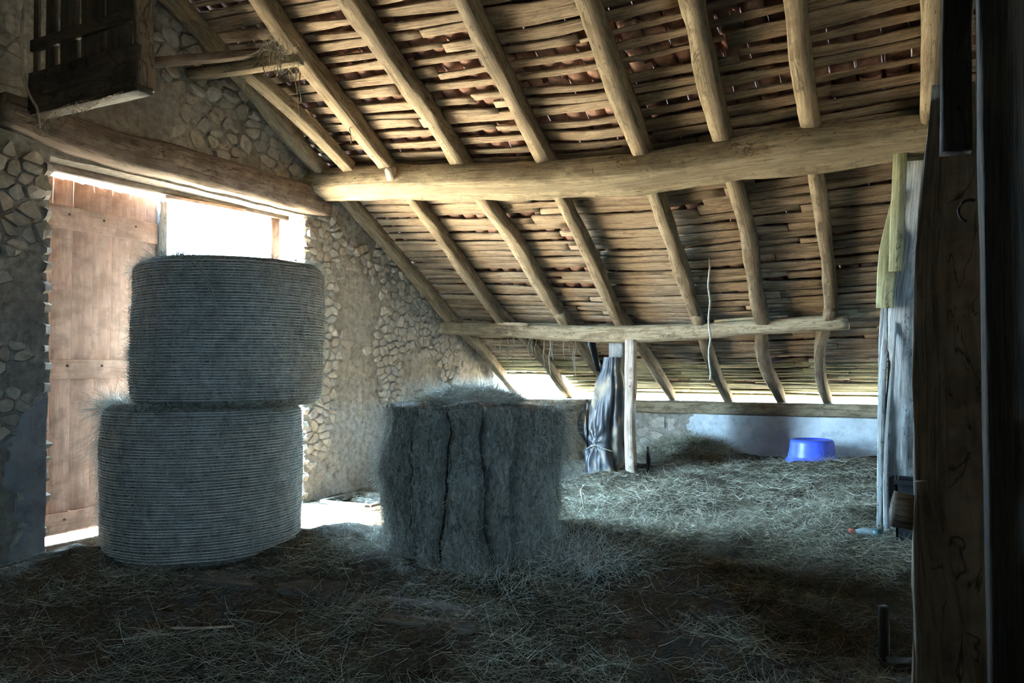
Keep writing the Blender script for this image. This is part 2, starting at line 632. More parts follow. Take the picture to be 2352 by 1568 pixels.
# open ground outside the barn, dry and sandy
V = [(-150, -150, -.34), (150, -150, -.34), (150, 150, -.34), (-150, 150, -.34)]
tag(link('ground', mesh('ground', V, [(0, 1, 2, 3)]), M['sand']), kind='structure')

# --- gable wall: masonry core, rough mortar skin, stones
DY0, DY1, DZ = 3.88, 6.86, 3.27
HATCH = (-6.12, -5.45, 6.95, 7.6)


def gable_top(Y):
    Y = np.asarray(Y)
    return np.where(Y > RIDGE_Y, 3.8 - .56 * (Y - 6.8), 3.8 - .56 * (RIDGE_Y - 6.8) - .36 * (RIDGE_Y - Y)) + 0.17


wl = empty('wall_left', (XG, 5.4, 0))
tag(wl, kind='structure')


def prism_x(poly, x0, x1):
    n = len(poly)
    V = [(x0, y, z) for y, z in poly] + [(x1, y, z) for y, z in poly]
    F = [tuple(range(n)), tuple(range(2 * n - 1, n - 1, -1))] + [(i, i + n, (i + 1) % n + n, (i + 1) % n) for i in range(n)]
    return V, F


core = [prism_x([(-4.4, -.3), (DY0, -.3), (DY0, float(gable_top(DY0))), (RIDGE_Y, float(gable_top(RIDGE_Y))), (-4.4, float(gable_top(-4.4)))], XG - .45, XG - .03),
        prism_x([(DY0, DZ), (DY1, DZ), (DY1, float(gable_top(DY1))), (DY0, float(gable_top(DY0)))], XG - .45, XG - .03),
        prism_x([(DY1, -.3), (12.0, -.3), (12.0, .95), (YE, 1.1), (YE, float(gable_top(YE))), (DY1, float(gable_top(DY1)))], XG - .45, XG - .03)]
V, F = join_vf(core)
link('masonry', mesh('masonry', V, F), M['mortar'], wl)


def in_wall(Y, Z, m=0.0):
    ok = (Z < gable_top(Y) - .02) & (Z > -.25)
    op = (Y > DY0 - m) & (Y < DY1 + m) & (Z < DZ + m)
    return ok & ~op


gy = np.arange(0.0, 11.8, .05)
gz = np.arange(-.1, 6.5, .05)
YY, ZZ = np.meshgrid(gy, gz, indexing='ij')
XX = XG - .02 + .05 * fbm(YY * 2, ZZ * 2, 3, 3) + .035 * fbm(YY * 11, ZZ * 11, 8, 3)
# jitter vertices near the doorway so that its arris is ragged
ZJ = np.minimum(ZZ, gable_top(YY) - .01)
idx = np.arange(YY.size).reshape(YY.shape)
cy = (YY[:-1, :-1] + .025)
cz = (ZZ[:-1, :-1] + .025)
keep = in_wall(cy, cz)
q = np.stack([idx[:-1, :-1], idx[1:, :-1], idx[1:, 1:], idx[:-1, 1:]], -1)[keep]
link('mortar_skin', mesh('mortar_skin', np.stack([XX, YY, ZJ], -1).reshape(-1, 3), q.astype(int), False), M['mortar'], wl)


def rubble(inside, u0, u1, v0, v1, size, aspect, seed):
    """random rubble: Voronoi cells of scattered seeds, shrunk to leave joints. Returns [(u, v, outline, depth)]"""
    rng = random.Random(seed)
    S = []
    v = v0 - size
    row = 0
    while v < v1 + size:
        u = u0 / aspect - size + (row % 2) * size * .5
        while u < u1 / aspect + size:
            if rng.random() > .14:
                S.append((u + rng.uniform(-.42, .42) * size, v + rng.uniform(-.38, .38) * size))
            u += size
        v += size * .86
        row += 1
    S = np.array(S)
    out = []
    for i, (u, v) in enumerate(S):
        if not inside(u * aspect, v, size * .45):
            continue
        d2 = (S[:, 0] - u) ** 2 + (S[:, 1] - v) ** 2
        near = np.argsort(d2)[1:18]
        lim = size * 1.0
        poly = [(-lim, -lim), (lim, -lim), (lim, lim), (-lim, lim)]
        for k in near:
            nx, ny = S[k, 0] - u, S[k, 1] - v
            m = (nx * nx + ny * ny) / 2
            new = []
            for a in range(len(poly)):
                p, q_ = poly[a], poly[(a + 1) % len(poly)]
                fp = p[0] * nx + p[1] * ny - m
                fq = q_[0] * nx + q_[1] * ny - m
                if fp <= 0:
                    new.append(p)
                if (fp < 0 < fq) or (fq < 0 < fp):
                    t = fp / (fp - fq)
                    new.append((p[0] + (q_[0] - p[0]) * t, p[1] + (q_[1] - p[1]) * t))
            poly = new
            if len(poly) < 3:
                break
        if len(poly) < 3:
            continue
        # knock the corners off and shrink for the joint
        P = []
        sh = rng.uniform(.84, .97)
        for a in range(len(poly)):
            p, q_ = poly[a], poly[(a + 1) % len(poly)]
            if math.hypot(p[0] - q_[0], p[1] - q_[1]) < size * .12:
                P.append(((p[0] + q_[0]) / 2 * sh * aspect, (p[1] + q_[1]) / 2 * sh))
                continue
            for t in (.2, .8):
                j = rng.uniform(.94, 1.05)
                P.append(((p[0] + (q_[0] - p[0]) * t) * sh * aspect * j, (p[1] + (q_[1] - p[1]) * t) * sh * j))
        out.append((u * aspect, v, P, rng.choice((.004, .010, .018, .028, .045))))
    return out


def stone_vf(P, dp, seed, cap=10):
    """local x = out of the wall, y, z in its plane"""
    rng = random.Random(seed)
    if len(P) > cap:
        P = [P[int(i * len(P) / cap)] for i in range(cap)]
    n = len(P)
    tx, ty = rng.uniform(-.25, .25), rng.uniform(-.25, .25)
    V = [(-.03, x, y) for x, y in P]
    V += [(dp * rng.uniform(.55, .9) + tx * x * .5 + ty * y * .5, x * .90, y * .90) for x, y in P]
    V.append((dp * rng.uniform(.95, 1.2), rng.uniform(-.01, .01), rng.uniform(-.01, .01)))
    F = [(i, (i + 1) % n, n + (i + 1) % n, n + i) for i in range(n)]
    F += [(n + i, n + (i + 1) % n, 2 * n) for i in range(n)]
    return np.array(V), F


def g_inside(y, z, r):
    for dy, dz in ((0, 0), (r, 0), (-r, 0), (0, r), (0, -r)):
        if not bool(in_wall(np.float64(y + dy), np.float64(z + dz), 0.0)):
            return False
    if 3.4 < y < 7.1 and DZ - .02 < z < 3.62:                 # behind the lintel beam
        return False
    return z > -.05


stones = rubble(lambda y, z, r: z > 3.3 and g_inside(y, z, r), 2.6, 8.5, 3.3, 5.6, .135, 1.3, 5)
stones += rubble(lambda y, z, r: z <= 3.3 and y < 5 and g_inside(y, z, r), 2.4, 3.9, -.05, 3.3, .115, 1.25, 6)
stones += rubble(lambda y, z, r: z <= 3.3 and y > 5 and g_inside(y, z, r), 6.8, 11.5, -.05, 3.3, .105, 1.2, 7)
# patches where lime render still hides the stones
stones = [s for s in stones if float(fbm(s[0] * .9, s[1] * .9, 31, 3)) < (.0 if s[0] > 7.4 else .26)]


def shown(s):
    y, z = s[0], s[1]
    seen = 3.25 < y and z < 4.9 and not (z < 1.1 and 7.4 < y)
    return -(1 if seen else .001) / (XG ** 2 + y ** 2 + (z - 1.55) ** 2)


stones.sort(key=shown)
VV, FF, RR = [], [], []
b0 = 0
for i, (y, z, P, dp) in enumerate(stones):
    V, F = stone_vf(P, dp, i)
    if i < 300:
        link('stone', mesh('stone', V, F), M['stone'], wl, (XG - .01, y, z))
        continue
    VV.append(V + np.array([XG - .01, y, z]))
    FF += [tuple(k + b0 for k in q_) for q_ in F]
    b0 += len(V)
    RR.append(np.full(len(V), random.random()))
tag(link('stonework', mesh('stonework', np.concatenate(VV), FF, False, {'rnd': np.concatenate(RR)}), M['stone'], wl), kind='stuff')

# ragged reveal stones down the two door jambs
rng = random.Random(9)
for yj, sgn in ((DY0, -1), (DY1, 1)):
    z = 0.0
    k = 0
    while z < DZ - .05:
        hh = rng.uniform(.05, .11)
        P = [(.17 * math.cos(a) * rng.uniform(.8, 1.05), hh * .95 * math.sin(a) * rng.uniform(.8, 1.05)) for a in np.arange(9) * 2 * math.pi / 9]
        V, F = stone_vf(P, rng.uniform(.02, .06), 900 + k)
        ob = link('jamb_stone', mesh('jamb_stone', V, F), M['stone'], wl, (XG - .13, yj + sgn * .0, z + hh))
        ob.rotation_euler = (0, 0, sgn * -math.pi / 2)
        z += hh * 1.9
        k += 1

# render patch on the near pier
py = np.linspace(3.2, 3.87, 34)
pz = np.linspace(-.05, 1.75, 90)
PY, PZ = np.meshgrid(py, pz, indexing='ij')
lim = 3.60 + .5 * fbm(PZ * 2.3, PZ * 0 + 2, 4, 4) + .22 * np.clip(PZ - 1.0, 0, 1)
pk = (PY > lim)[:-1, :-1] & (PZ < 1.35 + .9 * fbm(PY * 3, PZ * 0 + 5, 41, 3) - 1.2 * (3.87 - PY))[:-1, :-1]
PX = XG + .035 + .02 * fbm(PY * 3, PZ * 3, 6, 3)
PX = np.where(PY < lim + .05, PX - .03, PX)
idx = np.arange(PY.size).reshape(PY.shape)
q = np.stack([idx[:-1, :-1], idx[1:, :-1], idx[1:, 1:], idx[:-1, 1:]], -1)[pk]
link('lime_render', mesh('lime_render', np.stack([PX, PY, PZ], -1).reshape(-1, 3), q.astype(int), True), M['grey_plaster'], wl)

# --- far low eaves wall
wf = empty('wall_far', (-3, YE, 0))
tag(wf, kind='structure')
V, F = box_vf(-6.7, 6.6, YE + .02, YE + .42, -.3, .86)
link('masonry', mesh('masonry', V, F), M['mortar'], wf)
gx = np.arange(-6.3, 1.2, .04)
gz = np.arange(-.05, .9, .04)
XX, ZZ = np.meshgrid(gx, gz, indexing='ij')
YYs = YE - .01 + .05 * fbm(XX * 3, ZZ * 3, 13, 4)
idx = np.arange(XX.size).reshape(XX.shape)
q = np.stack([idx[:-1, :-1], idx[:-1, 1:], idx[1:, 1:], idx[1:, :-1]], -1).reshape(-1, 4)
q = q[:, ::-1]
link('mortar_skin', mesh('mortar_skin', np.stack([XX, YYs, ZZ], -1).reshape(-1, 3), q, False), M['mortar'], wf)
gx = np.arange(-3.5, -.52, .015)
gz = np.arange(-.05, .9, .015)
XX, ZZ = np.meshgrid(gx, gz, indexing='ij')
edge = -3.22 + .35 * fbm(ZZ * 3, ZZ * 0 + 3, 21, 3) + .12 * fbm(ZZ * 14, XX * 14, 25, 3)
edgeR = -.66 + .1 * fbm(ZZ * 4, ZZ * 0 + 8, 22, 3)
pk = ((XX > edge) & (XX < edgeR) & (ZZ < .84))[:-1, :-1]
YYs = YE - .055 + .018 * fbm(XX * 3, ZZ * 3, 14, 4)
idx = np.arange(XX.size).reshape(XX.shape)
q = np.stack([idx[1:, :-1], idx[:-1, :-1], idx[:-1, 1:], idx[1:, 1:]], -1)[pk]
q = q[:, ::-1]
link('whitewash', mesh('whitewash', np.stack([XX, YYs, ZZ], -1).reshape(-1, 3), q.astype(int), True), M['plaster'], wf)


fst = rubble(lambda x, z, r: -6.2 < x - r and x + r < -3.05 and .05 < z < .80, -6.2, -3.0, .05, .84, .15, 1.4, 77)
for i, (x, z, P, dp) in enumerate(fst):
    V, F = stone_vf(P, dp, 500 + i)
    ob = link('stone', mesh('stone', V, F), M['stone'], wf, (x, YE - .01, z))
    ob.rotation_euler = (0, 0, -math.pi / 2)

# --- unseen sides of the loft: right gable, rear wall with an open doorway, rear roof slope
V, F = join_vf([prism_x([(-4.4, -.3), (12.0, -.3), (12.0, .95), (RIDGE_Y, 6.7), (-4.4, 3.9)], 6.5, 6.9)])
tag(link('wall_right', mesh('wall_right', V, F), M['darkwall']), kind='structure')
x0, x1, z0, z1 = REAR
V, F = join_vf([box_vf(-6.7, x0, -4.4, -4.0, -.3, 3.8), box_vf(x1, 6.9, -4.4, -4.0, -.3, 3.8), box_vf(x0, x1, -4.4, -4.0, z1, 3.8), box_vf(x0, x1, -4.4, -4.0, -.3, z0)])
tag(link('wall_rear', mesh('wall_rear', V, F), M['darkwall']), kind='structure')

# low wall, rail and post added out of view to shade the floor
V, F = join_vf([box_vf(.42, 6.5, 2.45, 2.5, -.05, 1.04), box_vf(.42, 6.5, 2.45, 2.52, 1.22, 1.44), box_vf(.42, .52, 2.4, 2.5, -.05, 3.5)])
tag(link('wall_stall', mesh('wall_stall', V, F), M['slab']), kind='structure')

# ------------------------------------------------------------------ ceiling: rafters, split boards and clay tiles of the slope
ce = empty('ceiling', (-3, 6.8, 3.8))
tag(ce, kind='structure')
rz = float(roof_z(3, RIDGE_Y))
# plain boarded parts out of view: the rear slope and the slope right of the truss
V = [(-6.8, RIDGE_Y, rz + .28), (6.9, RIDGE_Y, rz + .28), (6.9, -4.5, 1.6 + 2.0), (-6.8, -4.5, 1.6 + 2.0)]
V += [(x, y, z + .1) for x, y, z in V]
F = [(0, 1, 2, 3), (7, 6, 5, 4), (0, 4, 5, 1), (1, 5, 6, 2), (2, 6, 7, 3), (3, 7, 4, 0)]
link('rear_slope', mesh('rear_slope', V, F), M['slab'], ce)
V = []
for yy in (RIDGE_Y - .1, 12.1):
    zz = 3.8 - .56 * (yy - 6.8)
    V += [(.62, yy, zz + .2), (6.9, yy, zz + .2), (6.9, yy, zz + .3), (.62, yy, zz + .3)]
F = [(0, 1, 2, 3), (7, 6, 5, 4), (0, 4, 5, 1), (1, 5, 6, 2), (2, 6, 7, 3), (3, 7, 4, 0)]
link('right_slope', mesh('right_slope', V, F), M['slab'], ce)

V = []
for yy in (RIDGE_Y - .15, 3.9):
    zz = 3.8 - .56 * (yy - 6.8)
    V += [(-6.85, yy, zz + .34), (.7, yy, zz + .34), (.7, yy, zz + .42), (-6.85, yy, zz + .42)]
link('ridge_slope', mesh('ridge_slope', V, F), M['slab'], ce)

RAFT = [(-6.13, -6.18, -6.13), (-5.17, -5.27, -5.20), (-4.29, -4.34, -4.38), (-3.26, -3.55, -3.53), (-2.29, -2.54, -2.66), (-1.53, -1.80, -1.95), (-.82, -1.07, -1.30), (.04, -.1, -.25)]
for i, (a, bm_, c) in enumerate(RAFT):
    pts = []
    for X, Y in ((a + (a - bm_) * .5, RIDGE_Y), (a, 5.4), (a * .8 + bm_ * .2, 7.14)):
        pts.append((X, Y, float(roof_z(X, Y)) + .065))
    w = [.15, .16, .17][i % 3]
    timber('rafter', pts, [w * .9, w, w * 1.05], [.16, .17], M['rafter'], ce, ch=.02, jit=.10, seed=10 + i, bend=.03, seg=.09)
    pts = []
    for X, Y in ((a * .7 + bm_ * .3 + .02, 6.98), ((a + bm_) / 2, 8.2), (bm_, 9.75)):
        pts.append((X, Y, float(roof_z(X, Y)) + .06))
    timber('rafter', pts, [w * .85, w * .95], [.15, .16], M['rafter'], ce, ch=.022, jit=.11, seed=30 + i, bend=.035, seg=.09)
    pts = []
    for X, Y in ((bm_ + .02, 9.45), (c, 10.6), (c, 12.05)):
        pts.append((X, Y, float(roof_z(X, Y)) + .06))
    timber('rafter', pts, [w * .9, w * .8], [.14, .13], M['rafter'], ce, ch=.025, jit=.11, seed=50 + i, bend=.025, seg=.09)

# boards (split chestnut slats) laid across the rafters
rng = random.Random(3)
nb = 0
sl = math.hypot(.56, 1)
s = 0.0
stop_s = (11.86 - 4.4) * sl
rows = []
while s < stop_s:
    Y = 4.4 + s / sl
    if Y < 6.9:
        p = rng.uniform(.115, .165)
    elif Y < 9.5:
        p = rng.uniform(.105, .145)
    else:
        p = rng.uniform(.085, .115)
    rows.append((Y, p))
    s += p
for Y, p in rows:
    x = -6.34
    if Y > 11.33:
        x = -5.12                   # open bay by the gable
    tilt = rng.uniform(-.06, .06)
    while x < .55:
        L = rng.uniform(1.8, 3.1)
        if x + L > -.2:
            L = .62 - x
        xe = min(x + L, .62)
        n = 5
        wd = p * (rng.choice((.5, .62, .7, .78, .86)) if Y < 6.9 else rng.choice((.62, .72, .8, .86, .92)))
        if 5.0 < Y < 7 and rng.random() < .12:
            wd *= .6
        pts = []
        for j in range(n):
            X = x + (xe - x) * j / (n - 1)
            y = Y + tilt * (X - x) * .4 + rng.uniform(-.010, .010)
            off = .155 + rng.uniform(-.004, .006)
            z = float(roof_z(X, y))
            pts.append((X, y + NRM[1] * off, z + NRM[2] * off))
        V, Fq, G = timber_mesh(pts, [wd * rng.uniform(.6, 1.15), wd * rng.uniform(.85, 1.1), wd * rng.uniform(.8, 1.15), wd * rng.uniform(.6, 1.1)], .028, ch=.010, seg=.17, jit=.16, up=tuple(NRM), seed=100 + nb, bend=.006, k=1)
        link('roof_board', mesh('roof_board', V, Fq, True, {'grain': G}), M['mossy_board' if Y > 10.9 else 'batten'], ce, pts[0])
        nb += 1
        x = xe + rng.uniform(-.01, .02)
# upper boards out of the frame, up to the ridge
parts = []
y = RIDGE_Y
while y < 4.42:
    z = 3.8 - .56 * (y - 6.8)
    a = np.array([-6.34, y, z]) + NRM * .15
    V, Fq = box_vf(-6.34, .62, a[1] - .06, a[1] + .05, a[2] - .012, a[2] + .012)
    V = [(vx, vy, vz - .56 * (vy - a[1])) for vx, vy, vz in V]
    parts.append((V, Fq))
    y += .12
V, Fq = join_vf(parts)
me = mesh('upper_boards', V, Fq)
tag(link('upper_boards', me, M['slab'], ce), kind='stuff')


def tile_proto(up):
    n = 7
    V, F = [], []
    for j, (t, r) in enumerate(((0, .088), (1, .100))):
        for th in (0, .012):
            for i in range(n):
                a = math.pi * i / (n - 1)
                rr = r - th
                V.append((rr * math.cos(a), t * .44 - .22, (rr * math.sin(a)) * up * .62))
    for i in range(n - 1):
        F += [(i, i + 1, 2 * n + i + 1, 2 * n + i), (n + i + 1, n + i, 3 * n + i, 3 * n + i + 1),
              (i + 1, i, n + i, n + i + 1), (2 * n + i, 2 * n + i + 1, 3 * n + i + 1, 3 * n + i)]
    F += [(0, 2 * n, 3 * n, n), (n - 1, 2 * n - 1, 4 * n - 1, 3 * n - 1)]
    return np.array(V), F


TC, TF = tile_proto(-1)     # channel tile, bulges down between the boards
TU, TUF = tile_proto(1)     # cover tile over the joints
tile_me = mesh('roof_tile', TC, TF, True)
tile_me.materials.append(M['tile'])
ang = -math.atan(.56)
Rm = np.array(Matrix.Rotation(ang, 3, 'X'))
cand = []
ny = 0
Y = 3.0
while Y < 12.0:
    X = -6.5
    while X < .75:
        cand.append((X + rng.uniform(-.012, .012), Y + rng.uniform(-.02, .02), rng.uniform(-.05, .05)))
        X += .19
    Y += .30
# the channel tiles that show largest: over the upper, nearer boards
cand.sort(key=lambda c: 0 if 4.9 < c[1] < 7.3 and c[0] < 0.2 else 1)
HOLES = [(-5.03, 5.5), (-1.3, 7.9), (-1.1, 9.1), (-2.0, 8.3)]
first = [c for c in cand if 4.9 < c[1] < 7.3 and c[0] < .2][:300]
rest = [c for c in cand if c not in set(first)]


def tile_pos(X, Y, off):
    z = float(roof_z(X, Y))
    return np.array([X, Y, z]) + NRM * off


def is_hole(X, Y):
    if Y > 11.3 and X < -5.15:
        return True
    return any(abs(X - hx) < .05 and abs(Y - hy) < .08 for hx, hy in HOLES)


for X, Y, rzz in first:
    if is_hole(X, Y):
        continue
    ob = bpy.data.objects.new('roof_tile', tile_me)
    COL.objects.link(ob)
    ob.parent = ce
    ob.location = Vector(tile_pos(X, Y, .255)) - ce.location
    ob.rotation_euler = (ang + .035, 0, rzz)
parts = []
for X, Y, rzz in rest:
    if is_hole(X, Y):
        continue
    parts.append(((TC @ Rm.T) + tile_pos(X, Y, .255), TF))
V, Fq = join_vf(parts)
tag(link('channel_tiles', mesh('channel_tiles', V, Fq, True), M['tile'], ce), kind='stuff')
parts = []
TU2 = TU * np.array([1.12, 1.15, 1.0])
for X, Y, rzz in cand:
    if is_hole(X + .095, Y) or is_hole(X, Y):
        continue
    parts.append(((TU2 @ Rm.T) + tile_pos(X + .095, Y, .235), TUF))
V, Fq = join_vf(parts)
tag(link('cover_tiles', mesh('cover_tiles', V, Fq, True), M['tile'], ce), kind='stuff')

# ------------------------------------------------------------------ great timbers
pb = timber('purlin_beam', [(-6.5, 6.95, 3.63), (-5.4, 6.95, 3.55), (-4.5, 6.95, 3.47), (-2.6, 6.95, 3.31), (-1.1, 6.95, 3.345), (.12, 6.95, 3.33)],
            [.30, .30, .32, .34, .32, .30], [.31, .30, .29, .28, .33, .26], M['purlin'], ch=.045, seg=.1, jit=.06, seed=3, up=(0, .42, 1))
tag(pb, 'massive bowed hewn beam carrying the upper rafters, one end above the doorway', 'beam')
pg = timber('wooden_peg', [(-5.05, 6.83, 3.60), (-5.05, 6.74, 3.56)], .085, .13, M['pale_post'], None, ch=.02, seg=.03, jit=.05, up=(0, 0.2, 1), seed=8)
tag(pg, 'pale wooden peg block sticking out of the bowed hewn beam', 'peg')
pb2 = timber('purlin_beam', [(-6.4, 9.7, 2.11), (-5, 9.7, 2.03), (-3.57, 9.7, 1.955), (-2.04, 9.7, 2.0), (-.86, 9.7, 2.05)],
             [.20, .2, .21, .2, .19], [.19, .2, .215, .19, .18], M['purlin'], ch=.035, seg=.1, jit=.05, seed=4)
tag(pb2, 'slimmer lower beam propped by the pale post near the eaves', 'beam')
st = timber('beam_end', [(-1.1, 9.82, 2.13), (-.35, 9.82, 2.17)], .16, .13, M['purlin'], None, ch=.02, jit=.04, seed=44)
tag(st, 'short timber stub continuing behind the squared end of the lower beam', 'beam')
tp = timber('packing_board', [(-2.35, 9.68, 2.09), (-1.5, 9.68, 2.125)], .16, .03, M['purlin'], None, ch=.006, jit=.05, seed=46)
tag(tp, 'thin packing board on top of the lower beam near its squared end', 'board')
tp = timber('packing_board', [(-5.35, 9.64, 2.14), (-4.85, 9.64, 2.105)], .15, .04, M['batten'], None, ch=.006, jit=.05, seed=47)
tag(tp, 'thin light board wedged on the lower beam near the gable wall', 'board')
pl = timber('wall_plate', [(-6.3, YE + .10, .93), (-3.4, YE + .10, .935), (.3, YE + .10, .955)], .30, [.20, .19, .17], M['purlin'], ch=.03, seg=.15, jit=.05, seed=5)
tag(pl, 'long timber plate lying along the top of the low far wall', 'beam')

lb = timber('lintel_beam', [(XG + .03, 3.45, 3.50), (XG + .03, 4.2, 3.43), (XG + .03, 5.4, 3.43), (XG + .03, 7.1, 3.42)], [.22, .26, .26, .26], [.24, .31, .32, .30], M['lintel'], ch=.04, seg=.12, jit=.035, seed=6)
tag(lb, 'thick brown lintel beam over the stone doorway', 'beam')

# ------------------------------------------------------------------ plank door in the gable: one leaf left closed, the other open
dr = empty('door_1', (XG - .40, 3.8, .1))
tag(dr, kind='structure')
TH = math.radians(3.0)       # the leaf stands slightly ajar


def leaf(y, z, x=0.0):
    """point on the leaf: y metres from the hinge side, x metres proud of the inner face"""
    return (XG - .40 - math.sin(TH) * y + x * math.cos(TH), 3.80 + math.cos(TH) * y + x * math.sin(TH), z)


lw = 1.50
edges = [0, .17, .36, .55, .75, .94, 1.13, 1.32, lw]
for i in range(8):
    a, b2 = edges[i], edges[i + 1]
    c = (a + b2) / 2
    timber('door_plank', [leaf(c, .10), leaf(c, 3.18)], b2 - a - .007, .03, M['door'], dr, ch=.004, jit=.006, up=(1, 0, 0), seed=60 + i, seg=.4)
for z, hh in ((.195, .17), (1.52, .17), (2.84, .20)):
    r = timber('door_rail', [leaf(.01, z, .032), leaf(lw - .01, z + (.02 if z < 1 else 0), .032)], .035, hh, M['door'], dr, ch=.005, jit=.012, seed=int(z * 10) + 80, seg=.3)
    for q_ in range(4):
        y = .15 + q_ * .34
        V, Fq = tube_mesh([leaf(y, z + .03, .045), leaf(y, z + .03, .056)], .011, 6)
        b0 = np.array(leaf(y, z + .03, .045))
        link('nail', mesh('nail', V - b0, Fq), M['iron'], r, b0)
timber('closing_strip', [leaf(lw - .03, .2, .05), leaf(lw - .03, 3.17, .05)], .09, .05, M['grey_wood'], dr, ch=.006, jit=.02, up=(1, 0, 0), seed=91, seg=.3)
timber('header_board', [(XG - .36, 3.82, 3.245), (XG - .36, 6.9, 3.265)], .14, .075, M['lintel'], dr, ch=.01, jit=.03, seed=92, seg=.3)
timber('frame_post', [(XG - .40, 6.72, .0), (XG - .40, 6.72, 3.24)], .14, .11, M['door'], dr, ch=.01, jit=.03, up=(1, 0, 0), seed=93, seg=.3)
timber('door_sill', [(XG - .44, 3.7, -.03), (XG - .44, 6.95, -.03)], .16, .12, M['lintel'], dr, ch=.01, jit=.03, seed=95, seg=.3)
timber('header_slat', [(XG - .30, 5.2, 3.19), (XG - .30, 6.2, 3.225)], .06, .03, M['door'], dr, ch=.005, jit=.05, seed=94, seg=.2)

LB = (-3.36, 5.60)           # centre of the loose bale
# ------------------------------------------------------------------ hay on the floor


def hay_h(X, Y):
    X = np.asarray(X, float)
    Y = np.asarray(Y, float)
    h = .02 + np.interp(Y, [0, 4.5, 6, 7.5, 9.5, 11.6], [0, 0, .03, .13, .19, .27]) * np.clip((X + 5.6) / 2.2, 0, 1)
    h = h + np.interp(X, [-4, -2.2, 0, 1], [0, .03, .10, .10]) * np.clip((Y - 5.2) / 2, 0, 1)
    h = h + .13 * np.exp(-(((X + 2.75) / .55) ** 2 + ((Y - 6.3) / .45) ** 2))            # drift right of the loose bale
    h = h + .17 * np.exp(-(((X + 4.65) / .50) ** 2 + ((Y - 5.35) / .40) ** 2))            # drift between the bales
    h = h + .10 * np.exp(-(((X + 5.9) / .35) ** 2 + ((Y - 4.0) / .45) ** 2))              # at the foot of the stacked bales
    h = h + .10 * np.exp(-(((X + 3.9) / .5) ** 2 + ((Y - 4.8) / .35) ** 2))
    h = h + .22 * np.exp(-(((X + 3.1) / .55) ** 2 + ((Y - 11.2) / .45) ** 2))             # heap against the far wall
    bare = np.exp(-(((X + 5.7) / .75) ** 2 + ((Y - 6.75) / .75) ** 2))                    # swept boards inside the door
    amp = np.clip(1 - 1.1 * bare, .04, 1)
    h = h + amp * (.085 * fbm(X * 1.9, Y * 1.9, 51, 3) + .05 * fbm(X * 7, Y * 7, 52, 3))
    return h


gx = np.arange(-6.3, 2.0, .045)
gy = np.arange(1.2, 11.62, .045)
XX, YY = np.meshgrid(gx, gy, indexing='ij')
ZZ = hay_h(XX, YY) - .01
idx = np.arange(XX.size).reshape(XX.shape)
ok = ~((XX > HATCH[0]) & (XX < HATCH[1]) & (YY > HATCH[2]) & (YY < HATCH[3]))[:-1, :-1]
q = np.stack([idx[:-1, :-1], idx[1:, :-1], idx[1:, 1:], idx[:-1, 1:]], -1)[ok]
hb = link('trodden_hay', mesh('trodden_hay', np.stack([XX, YY, ZZ], -1).reshape(-1, 3), q.astype(int), True), M['hay_base'])
tag(hb, 'matted hay covering the whole loft floor', 'hay', kind='stuff')

NH = 150000
dd = RNG.uniform(2.6, 13.2, NH * 2)
aa = math.radians(28) + RNG.uniform(-.72, .72, NH * 2)
hx = -np.sin(aa) * dd
hy = np.cos(aa) * dd
bare = np.exp(-(((hx + 5.7) / .7) ** 2 + ((hy - 6.75) / .7) ** 2))
ok = (hx > -6.14) & (hx < 1.2) & (hy < 11.36) & (hy > 1.3) & (RNG.random(NH * 2) > bare * 1.2)
clump = fbm(hx * 2.6, hy * 2.6, 53, 3)
ok &= RNG.random(NH * 2) < np.clip(.5 + 1.9 * clump, .06, 1)
hx, hy = hx[ok][:NH], hy[ok][:NH]
n = len(hx)
hz = hay_h(hx, hy) + RNG.uniform(-.01, .02, n)
th = RNG.uniform(0, 2 * math.pi, n)
dirs = np.stack([np.cos(th), np.sin(th), RNG.normal(.08, .20, n)], -1)
V, Fq, rnd = strands(np.stack([hx, hy, hz], -1), dirs, RNG.uniform(.04, .16, n), RNG.uniform(.0014, .003, n), 5, curl=.5)
tag(link('loose_hay', mesh('loose_hay', V, Fq, False, {'rnd': rnd}), M['hay']), 'loose tangled hay stalks strewn over the loft floor', 'hay', kind='stuff')


n = 30000  # extra strands added to brighten the floor band where light falls
hx = RNG.normal(-1.5, 1.0, n)
hy = 7.15 + RNG.normal(0, .55, n) + .1 * (hx + 1.5)
cl = fbm(hx * 2.4, hy * 2.4, 57, 3)
ok = (hx > -3.3) & (hx < .4) & (RNG.random(n) < np.clip(.5 + 1.8 * cl, .05, 1)) & ((hx + LB[0] * -1) ** 2 + (hy - LB[1]) ** 2 > .5)
hx, hy = hx[ok], hy[ok]
n = len(hx)
th = RNG.uniform(0, 2 * math.pi, n)
dirs = np.stack([np.cos(th), np.sin(th), RNG.normal(.1, .22, n)], -1)
V, Fq, rnd = strands(np.stack([hx, hy, hay_h(hx, hy) + RNG.uniform(0, .025, n)], -1), dirs, RNG.uniform(.05, .17, n), RNG.uniform(.0016, .003, n), 6, curl=.5)
tag(link('fresh_hay', mesh('fresh_hay', V, Fq, False, {'rnd': rnd}), M['hay']), 'thicker drift of loose hay strewn before the truss post', 'hay', kind='stuff')

